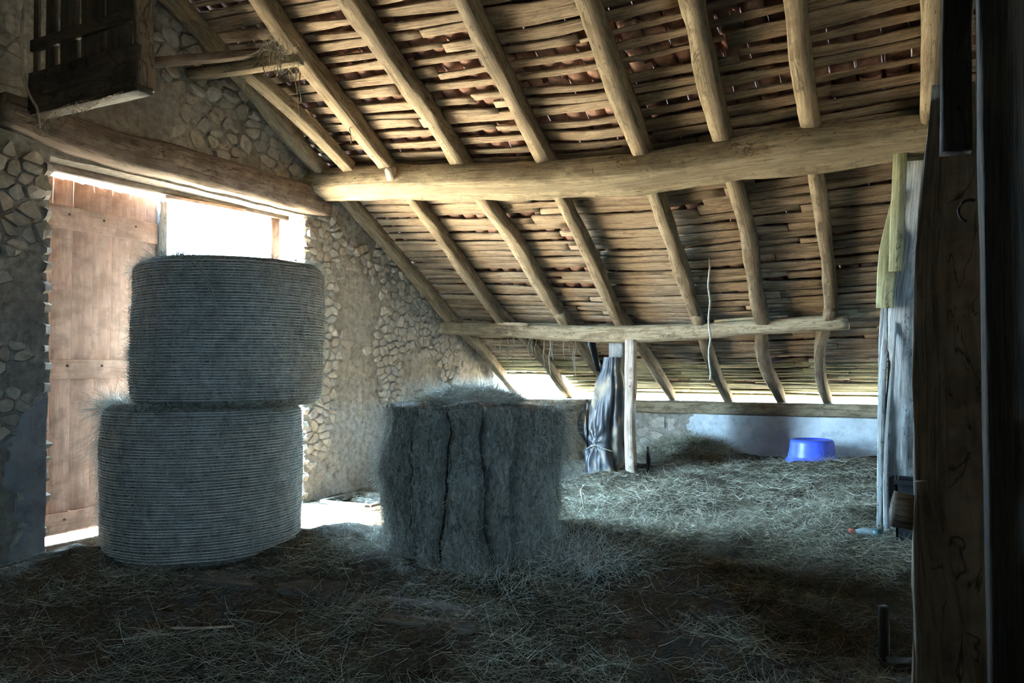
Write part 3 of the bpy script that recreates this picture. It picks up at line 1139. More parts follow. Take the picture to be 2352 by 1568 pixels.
# ------------------------------------------------------------------ round bales wrapped in twine
def round_bale(name, cx, cy, z0, hgt, r, lean, seed, label):
    root = empty(name, (cx, cy, z0))
    tag(root, label, 'hay bale', 'twine wrapped round bales stacked in the doorway')
    nz, na = 46, 84
    t = np.linspace(0, 1, nz)
    a = np.linspace(0, 2 * np.pi, na, endpoint=False)
    T, A = np.meshgrid(t, a, indexing='ij')

    def rad(T, A):
        R = r * (1 + .022 * np.sin(np.pi * T) + .035 * fbm(np.cos(A) * 1.4 + seed, np.sin(A) * 1.4 + T * 1.6, seed, 3))
        e = np.minimum(T, 1 - T) * hgt
        return R - .07 * np.clip(1 - e / .09, 0, 1) ** 2

    def cen(T):
        return lean[0] * T, lean[1] * T
    Rr = rad(T, A) - .006
    cxx, cyy2 = cen(T)
    X = Rr * np.cos(A) + cxx
    Y = Rr * np.sin(A) + cyy2
    Z = T * hgt + .012 * fbm(np.cos(A) * 2, np.sin(A) * 2 + seed, seed + 4, 2) * (T > .9)
    V = np.stack([X, Y, Z], -1).reshape(-1, 3)
    idx = np.arange(nz * na).reshape(nz, na)
    A0, B0 = idx[:-1], idx[1:]
    Fq = np.stack([A0, np.roll(A0, -1, 1), np.roll(B0, -1, 1), B0], -1).reshape(-1, 4)
    Fq = [tuple(f) for f in Fq] + [tuple(idx[-1]), tuple(idx[0][::-1])]
    link('hay_core', mesh('hay_core', V, Fq, True), M['bale_base'], root, (cx, cy, z0))
    # twine wound round and round: one continuous helix of real cord
    turns = int(hgt / .0235)
    m = turns * 84
    tt = np.linspace(.035, .965, m)
    an = np.linspace(0, turns * 2 * np.pi, m)
    wob = .002 * np.sin(an * .37 + seed) + .008 * fbm(np.cos(an) * 3, np.sin(an) * 3 + tt * 9, seed + 9, 2)
    R2 = rad(tt, an % (2 * np.pi)) - .0035 + .010 * fbm(np.cos(an) * 4, np.sin(an) * 4 + tt * 6, seed + 3, 3)
    lx, ly = cen(tt)
    P = np.stack([R2 * np.cos(an) + lx, R2 * np.sin(an) + ly, tt * hgt + wob], -1)
    V, Fq = tube_mesh(P, .0062, 5)
    tag(link('twine_wrap', mesh('twine_wrap', V, Fq, True), M['twine'], root, (cx, cy, z0)), kind='stuff')
    # ragged hay at the rims and thin fuzz all over
    rng = np.random.default_rng(seed)
    n = 5200
    an = rng.uniform(0, 2 * np.pi, n)
    top = rng.random(n) < .75
    tz = np.where(top, 1.0, 0.01)
    rr = rad(tz, an) * rng.uniform(.82, 1.02, n)
    pos = np.stack([rr * np.cos(an) + lean[0] * tz, rr * np.sin(an) + lean[1] * tz, tz * hgt + rng.uniform(-.05, .02, n)], -1)
    d = np.stack([np.cos(an), np.sin(an), rng.normal(.05, .5, n)], -1) + rng.normal(0, .8, (n, 3)) * np.array([1, 1, .35])
    V1, F1, r1 = strands(pos, d, rng.uniform(.03, .11, n), .0028, seed)
    n = 6000
    an = rng.uniform(0, 2 * np.pi, n)
    tz = rng.uniform(.03, .97, n)
    rr = rad(tz, an) + .008
    pos = np.stack([rr * np.cos(an) + lean[0] * tz, rr * np.sin(an) + lean[1] * tz, tz * hgt], -1)
    tang = np.stack([-np.sin(an), np.cos(an), rng.normal(0, .5, n)], -1) * rng.choice([-1, 1], n)[:, None] + .25 * np.stack([np.cos(an), np.sin(an), 0 * an], -1)
    V2, F2, r2 = strands(pos, tang, rng.uniform(.03, .12, n), .0022, seed + 1)
    tag(link('hay_fringe', mesh('hay_fringe', np.concatenate([V1, V2]), np.concatenate([F1, F2 + len(V1)]), False, {'rnd': np.concatenate([r1, r2])}), M['hay_bale'], root, (cx, cy, z0)), kind='stuff')
    return root, rad


B1 = (-5.53, 4.81)
B2 = (-5.36, 4.90)
b1, rad1 = round_bale('round_bale', B1[0], B1[1], 0.0, 1.235, .795, (.0, .0), 3, 'twine-wrapped round hay bale standing on the floor under another bale')
b2, rad2 = round_bale('round_bale', B2[0], B2[1], 1.225, 1.185, .775, (.03, .015), 11, 'twine-wrapped round hay bale stacked on top of another bale')


def tuft(name, parent, centre, outward, n, spread, length, seed, mat='hay_bale', droop=-1.0, width=.003):
    rng = np.random.default_rng(seed)
    pos = np.array(centre) + rng.normal(size=(n, 3)) * np.array(spread)
    d = np.array(outward) + rng.normal(0, .45, (n, 3)) + np.array([0, 0, droop])
    V, Fq, r = strands(pos, d, rng.uniform(.4, 1, n) * length, width, seed, curl=.5, segs=4)
    b = np.array(centre)
    return tag(link(name, mesh(name, V - b, Fq, False, {'rnd': r}), M[mat], parent, b), kind='stuff')


def view_side(c, r, k, z):
    """point on a bale's side: k = -1 the side towards the door leaf, +1 the side towards the gable's far end"""
    return (c[0] + k * r * .883, c[1] + k * r * .469, z)


p = view_side(B1, .76, -1, 1.20)
tuft('hanging_hay', b1, p, (-.35, -.25, .25), 1500, (.09, .09, .04), .17, 21, droop=-.35)
p = view_side(B1, .83, -1, 1.08)
tuft('hanging_hay', b1, p, (-.22, -.12, 0), 700, (.035, .035, .10), .34, 22, droop=-1.9)
p = view_side(B1, .82, -1, .75)
tuft('hanging_hay', b1, p, (-.10, -.10, 0), 260, (.03, .03, .16), .26, 26, droop=-1.9)
p = view_side(B2, .80, -1, 1.65)
tuft('hay_tuft', b2, p, (-.9, -.4, .2), 260, (.03, .03, .035), .10, 23, droop=-.1)
p = view_side(B2, .74, -1, 2.39)
tuft('hay_tuft', b2, p, (-.5, -.3, .1), 500, (.05, .05, .03), .12, 24, droop=-.5)
p = (B2[0] + .2, B2[1] - .68, 2.40)
tuft('hay_tuft', b2, p, (0, 0, .4), 500, (.14, .08, .012), .09, 25, droop=.2)
# slipped twine ends across the upper bale
for k, (s0, s1) in enumerate(((.0, .0), (.05, -.06))):
    P = []
    for t in np.linspace(0, 1, 26):
        az = -1.22 + s0 + (.50 + s1) * t + .06 * math.sin(t * 5)       # bearing from the bale's axis
        zz = .97 - .48 * t ** 1.1 + .02 * math.sin(t * 9 + k)
        rr = float(rad2(np.array(zz), np.array(az % (2 * math.pi)))) + .017
        P.append((B2[0] + rr * math.cos(az) + .03 * zz, B2[1] + rr * math.sin(az) + .015 * zz, 1.225 + zz * 1.185))
    tube('loose_twine', P, .004, M['rope'], b2, 5)

# ------------------------------------------------------------------ loose bale: unrolled, its layers hanging in folds
LB = (-3.36, 5.60)
lbz = 0.0
lo = empty('loose_bale', (LB[0], LB[1], lbz))
tag(lo, 'unwrapped round hay bale with deep vertical folds, frayed all round', 'hay bale')
nz, na = 70, 260
t = np.linspace(0, 1, nz)
a = np.linspace(0, 2 * np.pi, na, endpoint=False)
T, A = np.meshgrid(t, a, indexing='ij')
view = math.atan2(-LB[1], -LB[0])        # bearing from the bale to the camera
LR = .68
GROOVES = [(math.asin(.14), .055, .10, 3.0), (math.asin(.45), .055, .085, 2.2), (math.asin(-.18), .05, .05, 1.1), (math.asin(.64), .05, .10, 5.0), (math.asin(-.55), .07, .05, 4.2), (math.asin(.30), .035, .03, 6.2), (1.35, .08, .08, 7.0), (-1.3, .08, .06, 8.0), (2.4, .1, .05, 9.0), (-2.3, .1, .05, 10.)]


def loose_rad(T, A):
    d = (A - view + np.pi) % (2 * np.pi) - np.pi
    R = LR * (1 + .05 * fbm(np.cos(A) * 1.7 + 3, np.sin(A) * 1.7 + T * 2.0, 61, 3) + .05 * np.sin(np.pi * T) - .10 * np.clip(T - .5, 0, 1) * (np.abs(d) < 1.0))
    R = R + .10 * np.exp(-((d - 1.22) / .30) ** 2) * np.clip((T - .48) / .3, 0, 1)            # flap hanging out at the upper right
    R = R + .07 * np.exp(-((d + 1.35) / .25) ** 2) * np.exp(-((T - .62) / .16) ** 2)           # tuft on the door side
    R = R + .06 * np.clip(.22 - T, 0, 1) / .22
    for g0, wd, dep, ph in GROOVES:
        c = g0 + .05 * np.sin(T * 6 + ph) + .03 * np.sin(T * 13 + ph * 2)
        R = R - dep * np.exp(-((d - c) / wd) ** 2) * np.clip(.35 + .9 * np.abs(np.sin(T * 3.3 + ph)), 0, 1)
    R = R - .09 * ((d > -.68) & (d < .78))
    return R + .020 * fbm(A * 14, T * 10, 63, 3)


Rr = loose_rad(T, A)
ztop = 1.24 + .03 * fbm(np.cos(A) * 2, np.sin(A) * 2, 64, 2) - .05 * np.clip(np.sin(A - view), 0, 1)
V = [np.stack([Rr * np.cos(A), Rr * np.sin(A), T * ztop], -1).reshape(-1, 3)]
capn = 12
rows_ = []
for j in range(1, capn + 1):
    f = 1 - j / capn
    rr = Rr[-1] * f
    rows_.append(np.stack([rr * np.cos(a), rr * np.sin(a), ztop[-1] * f + (1 - f) * 1.27 + .05 * fbm(rr * np.cos(a) * 5, rr * np.sin(a) * 5, 65, 3)], -1))
V.append(np.concatenate(rows_))
V = np.concatenate(V)
idx = np.arange((nz + capn) * na).reshape(nz + capn, na)
A0, B0 = idx[:-1], idx[1:]
Fq = np.stack([A0, np.roll(A0, -1, 1), np.roll(B0, -1, 1), B0], -1).reshape(-1, 4)
link('hay_core', mesh('hay_core', V, Fq, True), M['bale_base'], lo, (LB[0], LB[1], lbz))


GAPS = (-.68, -.30, .14, .47, .78)


def gap_at(g, T_):
    """bearing of the open fold g at height fraction T_"""
    return g + .035 * np.sin(T_ * 5 + 7 * g) + .018 * np.sin(T_ * 12 + 9 * g) + .05 * fbm(T_ * 9 + g * 20 + 30, T_ * 0 + 1.5, 68, 4)


def layer(d0, d1, z0_, z1_, off, ph, mat='bale_base'):
    nz_, nd_ = 90, 40
    t_ = np.linspace(0, 1, nz_)
    s_ = np.linspace(-1, 1, nd_)
    Tt, Ss = np.meshgrid(t_, s_, indexing='ij')
    zz_ = z0_ + (z1_ - z0_) * Tt
    e0 = gap_at(d0, Tt) + .034
    e1 = gap_at(d1, Tt) - .034
    dd_ = e0 + (e1 - e0) * (Ss + 1) / 2
    base_ = LR * (1.0 + .05 * np.sin(np.pi * Tt)) - .05 * Tt
    rr_ = base_ + off * (1 - np.abs(Ss) ** 5 * .95) * np.clip(np.minimum(Tt, 1 - Tt) * 14, .2, 1) + .02 + .03 * fbm(dd_ * 6 + ph, Tt * 6, 66, 4) + .045 * fbm(dd_ * 16 + ph, Tt * 9, 67, 4)
    rr_[:, 0] -= .17
    rr_[:, -1] -= .17
    an_ = view + dd_
    Vv = np.stack([rr_ * np.cos(an_), rr_ * np.sin(an_), zz_], -1).reshape(-1, 3)
    ix = np.arange(nz_ * nd_).reshape(nz_, nd_)
    Ff_ = np.stack([ix[:-1, :-1], ix[:-1, 1:], ix[1:, 1:], ix[1:, :-1]], -1).reshape(-1, 4)
    link('hay_layer', mesh('hay_layer', Vv, Ff_, True), M[mat], lo, (LB[0], LB[1], lbz))


layer(GAPS[0], GAPS[1], .02, 1.22, .035, .6)
layer(GAPS[1], GAPS[2], .02, 1.235, .060, 1.0)
layer(GAPS[2], GAPS[3], .02, 1.245, .075, 1.4)
layer(GAPS[3], GAPS[4], .05, 1.23, .065, 1.9)
n = 30000
an = RNG.uniform(0, 2 * np.pi, n)
tz = RNG.uniform(0, 1, n)
dl = (an - view + np.pi) % (2 * np.pi) - np.pi
pale = (dl > GAPS[0]) & (dl < GAPS[-1])
in_gap = np.zeros(n, bool)
for g in GAPS:
    in_gap |= np.abs(dl - gap_at(g, tz)) < .075
rr = loose_rad(tz, an) + .004
rr = np.where(pale, np.maximum(rr, LR * (1 + .05 * np.sin(np.pi * tz)) - .05 * tz + .06), rr)
pos = np.stack([rr * np.cos(an), rr * np.sin(an), tz * 1.24], -1)
out = np.stack([np.cos(an), np.sin(an), 0 * an], -1)
tang = np.stack([-np.sin(an), np.cos(an), 0 * an], -1)
d = tang * RNG.normal(0, .7, n)[:, None] + out * np.abs(RNG.normal(.12, .22, n))[:, None] + np.array([0, 0, 1]) * RNG.normal(-.15, .8, n)[:, None]
for sel, mt_, nm in ((pale & ~in_gap, 'hay_bale', 'hay_fuzz'), (~pale & ~in_gap, 'hay_bale', 'hay_fuzz')):
    V, Fq, rnd = strands(pos[sel], d[sel], RNG.uniform(.03, .11, int(sel.sum())), .0022, 71)
    tag(link(nm, mesh(nm, V, Fq, False, {'rnd': rnd}), M[mt_], lo, (LB[0], LB[1], lbz)), kind='stuff')
n = 7500
rr = np.sqrt(RNG.random(n)) * .43
an = RNG.uniform(0, 2 * np.pi, n)
pos = np.stack([rr * np.cos(an) - .05, rr * np.sin(an) + .05, 1.26 + RNG.random(n) * .13 * np.clip(1 - (rr / .46) ** 2, 0, 1)], -1)
d = RNG.normal(0, 1, (n, 3)) * np.array([1, 1, .35])
V, Fq, rnd = strands(pos, d, RNG.uniform(.05, .14, n), .0048, 72, segs=4)
tag(link('loose_top', mesh('loose_top', V, Fq, False, {'rnd': rnd}), M['hay_bale'], lo, (LB[0], LB[1], lbz)), kind='stuff')


def lside(d, r, z):
    return (LB[0] + r * math.cos(view + d), LB[1] + r * math.sin(view + d), z)


tuft('hay_tuft', lo, lside(1.25, .74, 1.05), (.5, .1, -.1), 900, (.05, .05, .12), .16, 31, droop=-.4)
tuft('hay_tuft', lo, lside(1.20, .72, .55), (.4, .1, -.2), 500, (.05, .05, .2), .14, 35, 'hay', droop=-.4)
tuft('hay_tuft', lo, lside(-1.35, .70, .78), (-.4, -.1, 0), 600, (.03, .03, .08), .13, 32, droop=-.2)
tuft('hay_tuft', lo, lside(-1.30, .72, .12), (-.6, .1, .3), 500, (.10, .10, .05), .20, 33, droop=.0)
tuft('hay_tuft', lo, lside(-1.2, .70, .7), (-.3, -.1, 0), 900, (.05, .05, .3), .10, 34, 'hay_bale', droop=-.2)
tuft('fallen_hay', lo, lside(.2, .74, .05), (.1, -.1, .1), 2500, (.35, .2, .05), .14, 36, 'hay_bale', droop=.0)
tuft('fallen_hay', lo, lside(1.0, .95, .12), (.2, -.1, .1), 3000, (.25, .2, .08), .16, 37, 'hay_bale', droop=.0)

# ------------------------------------------------------------------ props and hangings in the back
pp = timber('support_post', [(-3.41, 9.62, .05), (-3.42, 9.62, .9), (-3.41, 9.64, 1.88)], .135, [.125, .12, .12], M['pale_post'], ch=.03, jit=.07, up=(0, 1, 0), seed=15, seg=.1)
tag(pp, 'slender pale peeled post propping the lower beam', 'post')
pp = timber('support_post', [(-3.70, 9.86, .05), (-3.64, 9.80, 1.90)], .20, .2, M['grey_wood'], ch=.02, jit=.03, up=(0, 1, 0), seed=16)
tag(pp, 'squared grey post wrapped in black sheeting behind the pale post', 'post')

tr = empty('plastic_sheet', (-3.74, 9.62, .1))
tag(tr, 'dusty black plastic sheeting tied round a post and hanging in folds', 'plastic sheet')
nz, na = 70, 120
zz = np.linspace(.17, 1.66, nz)
a = np.linspace(0, 2 * np.pi, na, endpoint=False)
Z, A = np.meshgrid(zz, a, indexing='ij')
u = (Z - .17) / 1.49
hw = np.interp(u, [0, .12, .27, .42, .6, .78, .9, 1.0], [.27, .26, .22, .225, .21, .19, .13, .115])
cxs = np.interp(u, [0, .25, .5, .75, 1], [-.02, -.03, 0.0, .06, .10])
fold = .12 * np.sin(A * 5 + 3 * u + 1.5 * np.sin(u * 5)) + .06 * np.sin(A * 11 + 5 * u) + .25 * fbm(np.cos(A) * 3 + u * 2, np.sin(A) * 3 + u * 2, 81, 3)
pinch = np.exp(-((u - .27) / .05) ** 2)
R = hw * (1 + fold * (1 - .6 * pinch) * .9)
# creases radiating from the knot
dk = np.sqrt(((A - 4.3) * .7) ** 2 + ((u - .27) * 3) ** 2)
R = R + .018 * np.sin(np.arctan2((u - .27) * 3, (A - 4.3) * .7) * 9) * np.exp(-dk * 1.4)
V = np.stack([R * np.cos(A) * 1.0 + cxs, R * np.sin(A) * .75, Z - .1], -1).reshape(-1, 3)
idx = np.arange(nz * na).reshape(nz, na)
A0, B0 = idx[:-1], idx[1:]
Fq = np.stack([A0, np.roll(A0, -1, 1), np.roll(B0, -1, 1), B0], -1).reshape(-1, 4)
sheet = link('sheeting', mesh('sheeting', V, Fq, True), M['tarp'], tr, (-3.74, 9.62, .1))
P = []
for t in np.linspace(0, 1, 30):
    an = 3.3 + t * 2.2
    P.append((-3.77 + .235 * math.cos(an), 9.62 + .185 * math.sin(an) - .01, .55 - .11 * abs(t - .55) * 1.6))
tube('tie_string', P, .006, M['rope'], sheet, 5)
# loose flap on the door side
fv = []
for j in range(14):
    v = j / 13
    for i in range(6):
        uu = i / 5
        fv.append((-.22 - .13 * uu * math.sin(math.pi * min(1, v * 1.1)) - .02 * v, -.08 - .05 * math.sin(uu * 6 + v * 3), .40 + .62 * v))
idx = np.arange(84).reshape(14, 6)
Fq = np.stack([idx[:-1, :-1], idx[:-1, 1:], idx[1:, 1:], idx[1:, :-1]], -1).reshape(-1, 4)
link('side_flap', mesh('side_flap', np.array(fv) + np.array([0, 0, 0]), Fq, True), M['tarp'], tr, (-3.74, 9.62, .1))
fl = np.array(fv) * np.array([-.35, 1, .55])
sc_ = link('plastic_scrap', mesh('plastic_scrap', np.stack([fl[:, 0] - .10, fl[:, 1] + .08, fl[:, 2] - .2], -1), Fq, True), M['tarp'], None, (-3.22, 9.75, .17))
tag(sc_, 'small grey scrap of plastic sheeting behind the foot of the pale post', 'plastic scrap')
# dark rag hanging under the lower beam
rv = []
for j in range(16):
    v = j / 15
    for i in range(8):
        uu = i / 7
        rv.append((.16 * (uu - .5) * (1 - .3 * v) + .16 * v, .05 * math.sin(uu * 9 + v * 4), -.40 * v - .1 * uu * v))
idx = np.arange(128).reshape(16, 8)
Fq = np.stack([idx[:-1, :-1], idx[:-1, 1:], idx[1:, 1:], idx[1:, :-1]], -1).reshape(-1, 4)
tag(link('hanging_rag', mesh('hanging_rag', np.array(rv), Fq, True), M['black'], None, (-4.05, 9.8, 1.9)), 'torn dark rag of sheeting hanging from the lower beam', 'rag')

# blue tub upside down
tb = empty('plastic_tub', (-1.43, 10.98, .335))
tag(tb, 'upturned blue plastic tub on the hay against the whitewashed wall', 'tub')


def lathe(prof, n=48):
    P = np.array(prof, float)
    a = np.linspace(0, 2 * np.pi, n, endpoint=False)
    V = np.stack([P[:, None, 0] * np.cos(a), P[:, None, 0] * np.sin(a), np.broadcast_to(P[:, None, 1], (len(P), n))], -1).reshape(-1, 3)
    idx = np.arange(len(P) * n).reshape(len(P), n)
    A0, B0 = idx[:-1], idx[1:]
    F = np.stack([A0, np.roll(A0, -1, 1), np.roll(B0, -1, 1), B0], -1).reshape(-1, 4)
    return V, [tuple(f) for f in F] + [tuple(idx[-1])]


V, Fq = lathe([(.29, -.04), (.318, -.03), (.318, .018), (.300, .028), (.302, .06), (.286, .10), (.270, .22), (.262, .248), (.245, .262), (.22, .266), (.215, .252), (.0, .252)])
link('tub_body', mesh('tub_body', V, Fq, True), M['blue'], tb, (-1.43, 10.98, .335))
V, Fq = lathe([(.312, -.022), (.330, -.018), (.332, .0), (.326, .012), (.312, .014)])
link('tub_rim', mesh('tub_rim', V, Fq[:-1], True), M['blue'], tb, (-1.43, 10.98, .335))

# heap of old hay against the far wall
n = 5000
an = RNG.uniform(0, 2 * np.pi, n)
rr = np.sqrt(RNG.random(n))
pos = np.stack([-3.05 + .62 * rr * np.cos(an), 11.15 + .36 * rr * np.sin(an), 0 * rr], -1)
pos[:, 2] = hay_h(pos[:, 0], pos[:, 1]) + RNG.random(n) * .03
d = RNG.normal(0, 1, (n, 3)) * np.array([1, 1, .4])
V, Fq, rnd = strands(pos, d, RNG.uniform(.08, .22, n), .004, 82)
tag(link('hay_heap', mesh('hay_heap', V, Fq, False, {'rnd': rnd}), M['hay']), 'low heap of old hay piled against the far wall', 'hay', kind='stuff')

# ------------------------------------------------------------------ truss on the right
tpz = timber('truss_post', [(-.29, 7.42, .05), (-.26, 7.40, 1.0), (-.21, 7.30, 2.0), (-.08, 7.19, 3.1), (-.05, 7.2, 3.42)], [.22, .24, .25, .24, .22], [.22, .24, .24, .22, .22], M['grey_wood'], ch=.025, jit=.13, up=(0, 1, 0), seed=18, seg=.08)
tag(tpz, 'weathered grey truss post with split, splintered face', 'post')
for k, (x, y, z0_, z1_, w) in enumerate(((-.425, 7.30, .15, 2.45, .05), (-.42, 7.36, .9, 2.75, .04), (-.38, 7.26, .1, 1.9, .05))):
    s_ = timber('splinter_strip', [(x, y, z0_), (x + .03, y - .03, (z0_ + z1_) / 2), (x + .10, y - .08, z1_)], [w, w * 1.1, w * .3], [.03, .03, .012], M['grey_wood'], tpz, ch=.006, jit=.15, up=(0, 1, 0), seed=19 + k, seg=.1)
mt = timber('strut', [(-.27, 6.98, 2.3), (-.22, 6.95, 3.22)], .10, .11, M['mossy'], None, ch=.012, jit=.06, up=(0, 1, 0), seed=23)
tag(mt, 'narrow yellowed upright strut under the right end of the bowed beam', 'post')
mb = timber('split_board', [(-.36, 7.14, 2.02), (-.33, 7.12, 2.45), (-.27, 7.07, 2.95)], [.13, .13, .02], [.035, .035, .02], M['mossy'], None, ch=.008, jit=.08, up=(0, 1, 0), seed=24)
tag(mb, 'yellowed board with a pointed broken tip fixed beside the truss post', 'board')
pr = timber('principal_rafter', [(.06, 5.0, 4.495), (.03, 6.2, 3.825), (-.01, 6.85, 3.46)], [.13, .14, .14], .17, M['rafter'], None, ch=.03, jit=.08, seed=25)
tag(pr, 'heavier rafter of the truss rising beside the dark boards', 'beam')

# boards and posts standing close on the right
rb = timber('rough_board', [(.02, 3.45, -.03), (.04, 3.45, 1.2), (.05, 3.45, 2.2), (.075, 3.45, 2.62)], [.24, .24, .24, .24, .15], .05, M['dim_board'], None, ch=.012, jit=.06, up=(0, 1, 0), seed=26, seg=.06)
tag(rb, 'tall worm-eaten upright board with wavy edges next to the dark hooked post', 'board')
rb = timber('broken_board', [(.02, 3.36, -.03), (.0, 3.36, .55), (-.03, 3.36, .86), (-.055, 3.36, 1.12)], [.22, .20, .15, .04], .045, M['dim_board'], None, ch=.012, jit=.08, up=(0, 1, 0), seed=27, seg=.05)
tag(rb, 'short broken board with a slanted tip against the worm-eaten board', 'board')
bp = timber('door_post', [(.26, 3.1, -.03), (.262, 3.1, 4.9)], .24, .28, M['black_wood'], None, ch=.006, jit=.015, up=(0, 1, 0), seed=28, seg=.2)
tag(bp, 'thick dark upright post with an iron hook', 'post')
bc = timber('black_bracket', [(.075, 3.28, 2.32), (.09, 3.28, 2.9), (.14, 3.28, 3.3)], [.10, .10, .16], .08, M['black_wood'], bp, ch=.012, jit=.05, up=(0, 1, 0), seed=29, seg=.08)
P = []
for t in np.linspace(0, 1, 20):
    an = -1.3 + t * 3.4
    P.append((.118 + .035 * math.cos(an) * -1, 3.36, 2.12 + .04 * math.sin(an)))
tube('iron_hook', P, .006, M['iron'], bp, 6)
lg = timber('log_stub', [(-.155, 3.42, 1.0), (-.05, 3.44, .985)], .12, .13, M['dim_board'], None, ch=.045, jit=.1, seed=33, seg=.02)
tag(lg, 'short sawn log stub jutting from behind the broken board', 'log')

bk = empty('black_crate', (-.16, 7.05, .42))
tag(bk, 'small black plastic crate standing at the truss post', 'crate')
x0, x1, y0, y1, z0, z1 = -.29, -.03, 6.9, 7.2, .18, .66
Vf, Ff = join_vf([box_vf(x0, x1, y0, y0 + .015, z0, z1), box_vf(x0, x1, y1 - .015, y1, z0, z1), box_vf(x0, x0 + .015, y0, y1, z0, z1), box_vf(x1 - .015, x1, y0, y1, z0, z1), box_vf(x0, x1, y0, y1, z0, z0 + .015)])
link('crate_body', mesh('crate_body', Vf, Ff), M['black'], bk)
Vf, Ff = join_vf([box_vf(x0 - .012, x1 + .012, y0 - .012, y0 + .008, z1 - .03, z1), box_vf(x0 - .012, x1 + .012, y1 - .008, y1 + .012, z1 - .03, z1), box_vf(x0 - .012, x0 + .008, y0, y1, z1 - .03, z1), box_vf(x1 - .008, x1 + .012, y0, y1, z1 - .03, z1)])
link('crate_rim', mesh('crate_rim', Vf, Ff), M['black'], bk)

# bottle on the hay
zb = float(hay_h(-.50, 7.15)) + .035
bt = empty('drink_bottle', (-.50, 7.15, zb))
tag(bt, 'small bottle with red cap and dark base lying on the hay', 'bottle')


def lying(prof, x0):
    V, F = lathe(prof, 20)
    V = np.stack([V[:, 2] + x0, V[:, 0], V[:, 1]], -1)
    return V, F


V, Fq = lying([(.0, 0), (.034, 0), (.036, .01), (.036, .13), (.02, .17), (.016, .19), (0, .19)], -.08)
V[:, 0] *= -1
bb = link('bottle_body', mesh('bottle_body', V, [f[::-1] for f in Fq], True), M['clear'], bt, (-.50, 7.15, zb))
V, Fq = lying([(0, 0), (.02, 0), (.02, .05), (0, .05)], -.155)
link('cap', mesh('cap', V, Fq, True), M['red'], bb, (-.50, 7.15, zb))
V, Fq = lying([(0, 0), (.038, 0), (.038, .075), (0, .075)], .03)
link('base', mesh('base', V, Fq, True), M['teal'], bt, (-.50, 7.15, zb))

sk = timber('stake', [(-.26, 4.62, -.02), (-.255, 4.6, .30)], .05, .05, M['black_wood'], None, ch=.012, jit=.08, up=(0, 1, 0), seed=35, seg=.05)
tag(sk, 'short dark stake standing upright in the hay', 'stake')
sk = timber('dark_board', [(-.24, 4.54, .03), (.15, 4.62, .05)], .10, .04, M['black_wood'], None, ch=.008, jit=.08, seed=36, seg=.08)
tag(sk, 'dark board lying by the short stake in the hay', 'board')

# floor hatch by the gable wall
fh = empty('floor_hatch', ((HATCH[0] + HATCH[1]) / 2, (HATCH[2] + HATCH[3]) / 2, 0))
tag(fh, 'open wooden hatch frame in the floor below the stone wall', 'hatch')
hx0, hx1, hy0, hy1 = HATCH
for a_, b_ in (((hx0, hy0), (hx1, hy0)), ((hx1, hy0), (hx1, hy1)), ((hx1, hy1), (hx0, hy1)), ((hx0, hy1), (hx0, hy0))):
    timber('hatch_side', [(a_[0], a_[1], .0), (b_[0], b_[1], .0)], .05, .09, M['plank_floor'], fh, ch=.006, jit=.03, seed=37 + int(a_[0] * 10) % 7, seg=.2)
timber('hatch_board', [(hx0 + .05, hy1 - .12, -.02), (hx1 - .05, hy1 - .12, -.02)], .16, .03, M['plank_floor'], fh, ch=.006, jit=.03, seed=41, seg=.2)

for k, (a_, b_, w, lab) in enumerate((((-4.80, 4.10, .015), (-3.6, 4.25, .02), .34, 'wide grey floorboard showing through the hay before the stacked bales'),
                                      ((-3.75, 4.18, .0), (-2.4, 4.36, .005), .16, 'narrow grey floorboard half buried before the loose bale'),
                                      ((-3.05, 3.92, .01), (-2.4, 4.05, .012), .14, 'short floorboard edge showing in the trodden hay'))):
    tag(timber('floor_board', [a_, b_], w, .05, M['plank_floor'], None, ch=.006, jit=.02, seed=42 + k, seg=.2), lab, 'board')
stick_pts = [(-5.25, 6.62, .05), (-5.0, 6.75, .07), (-4.72, 6.95, .07)]
tag(timber('stick', stick_pts, .022, .02, M['dark_wood'], None, ch=.006, jit=.15, seed=48, seg=.05), 'thin dark stick lying on the bright floor by the hatch', 'stick')
tag(tube('bent_straw', [(-2.95, 7.0, .20), (-2.97, 7.0, .30), (-2.99, 7.0, .37), (-2.96, 7.0, .42), (-2.93, 7.0, .43)], .006, M['pale_post'], None, 5), 'single pale bent straw standing up out of the hay', 'straw')
tag(timber('stick', [(-3.9, 3.15, .05), (-3.7, 3.22, .06), (-3.55, 3.30, .07)], .014, .012, M['pale_post'], None, ch=.003, jit=.15, seed=49, seg=.05), 'pale splintered stick lying in the trodden hay', 'stick')

# rope hanging through the lower roof
P = [(-2.16 + .01 * math.sin(i * .9), 8.62 + .006 * math.sin(i * 1.7), 2.72 - i * .055) for i in range(25)]
tag(tube('hanging_rope', P, .011, M['rope'], None, 6), 'old rope hanging past the front of the lower beam', 'rope')

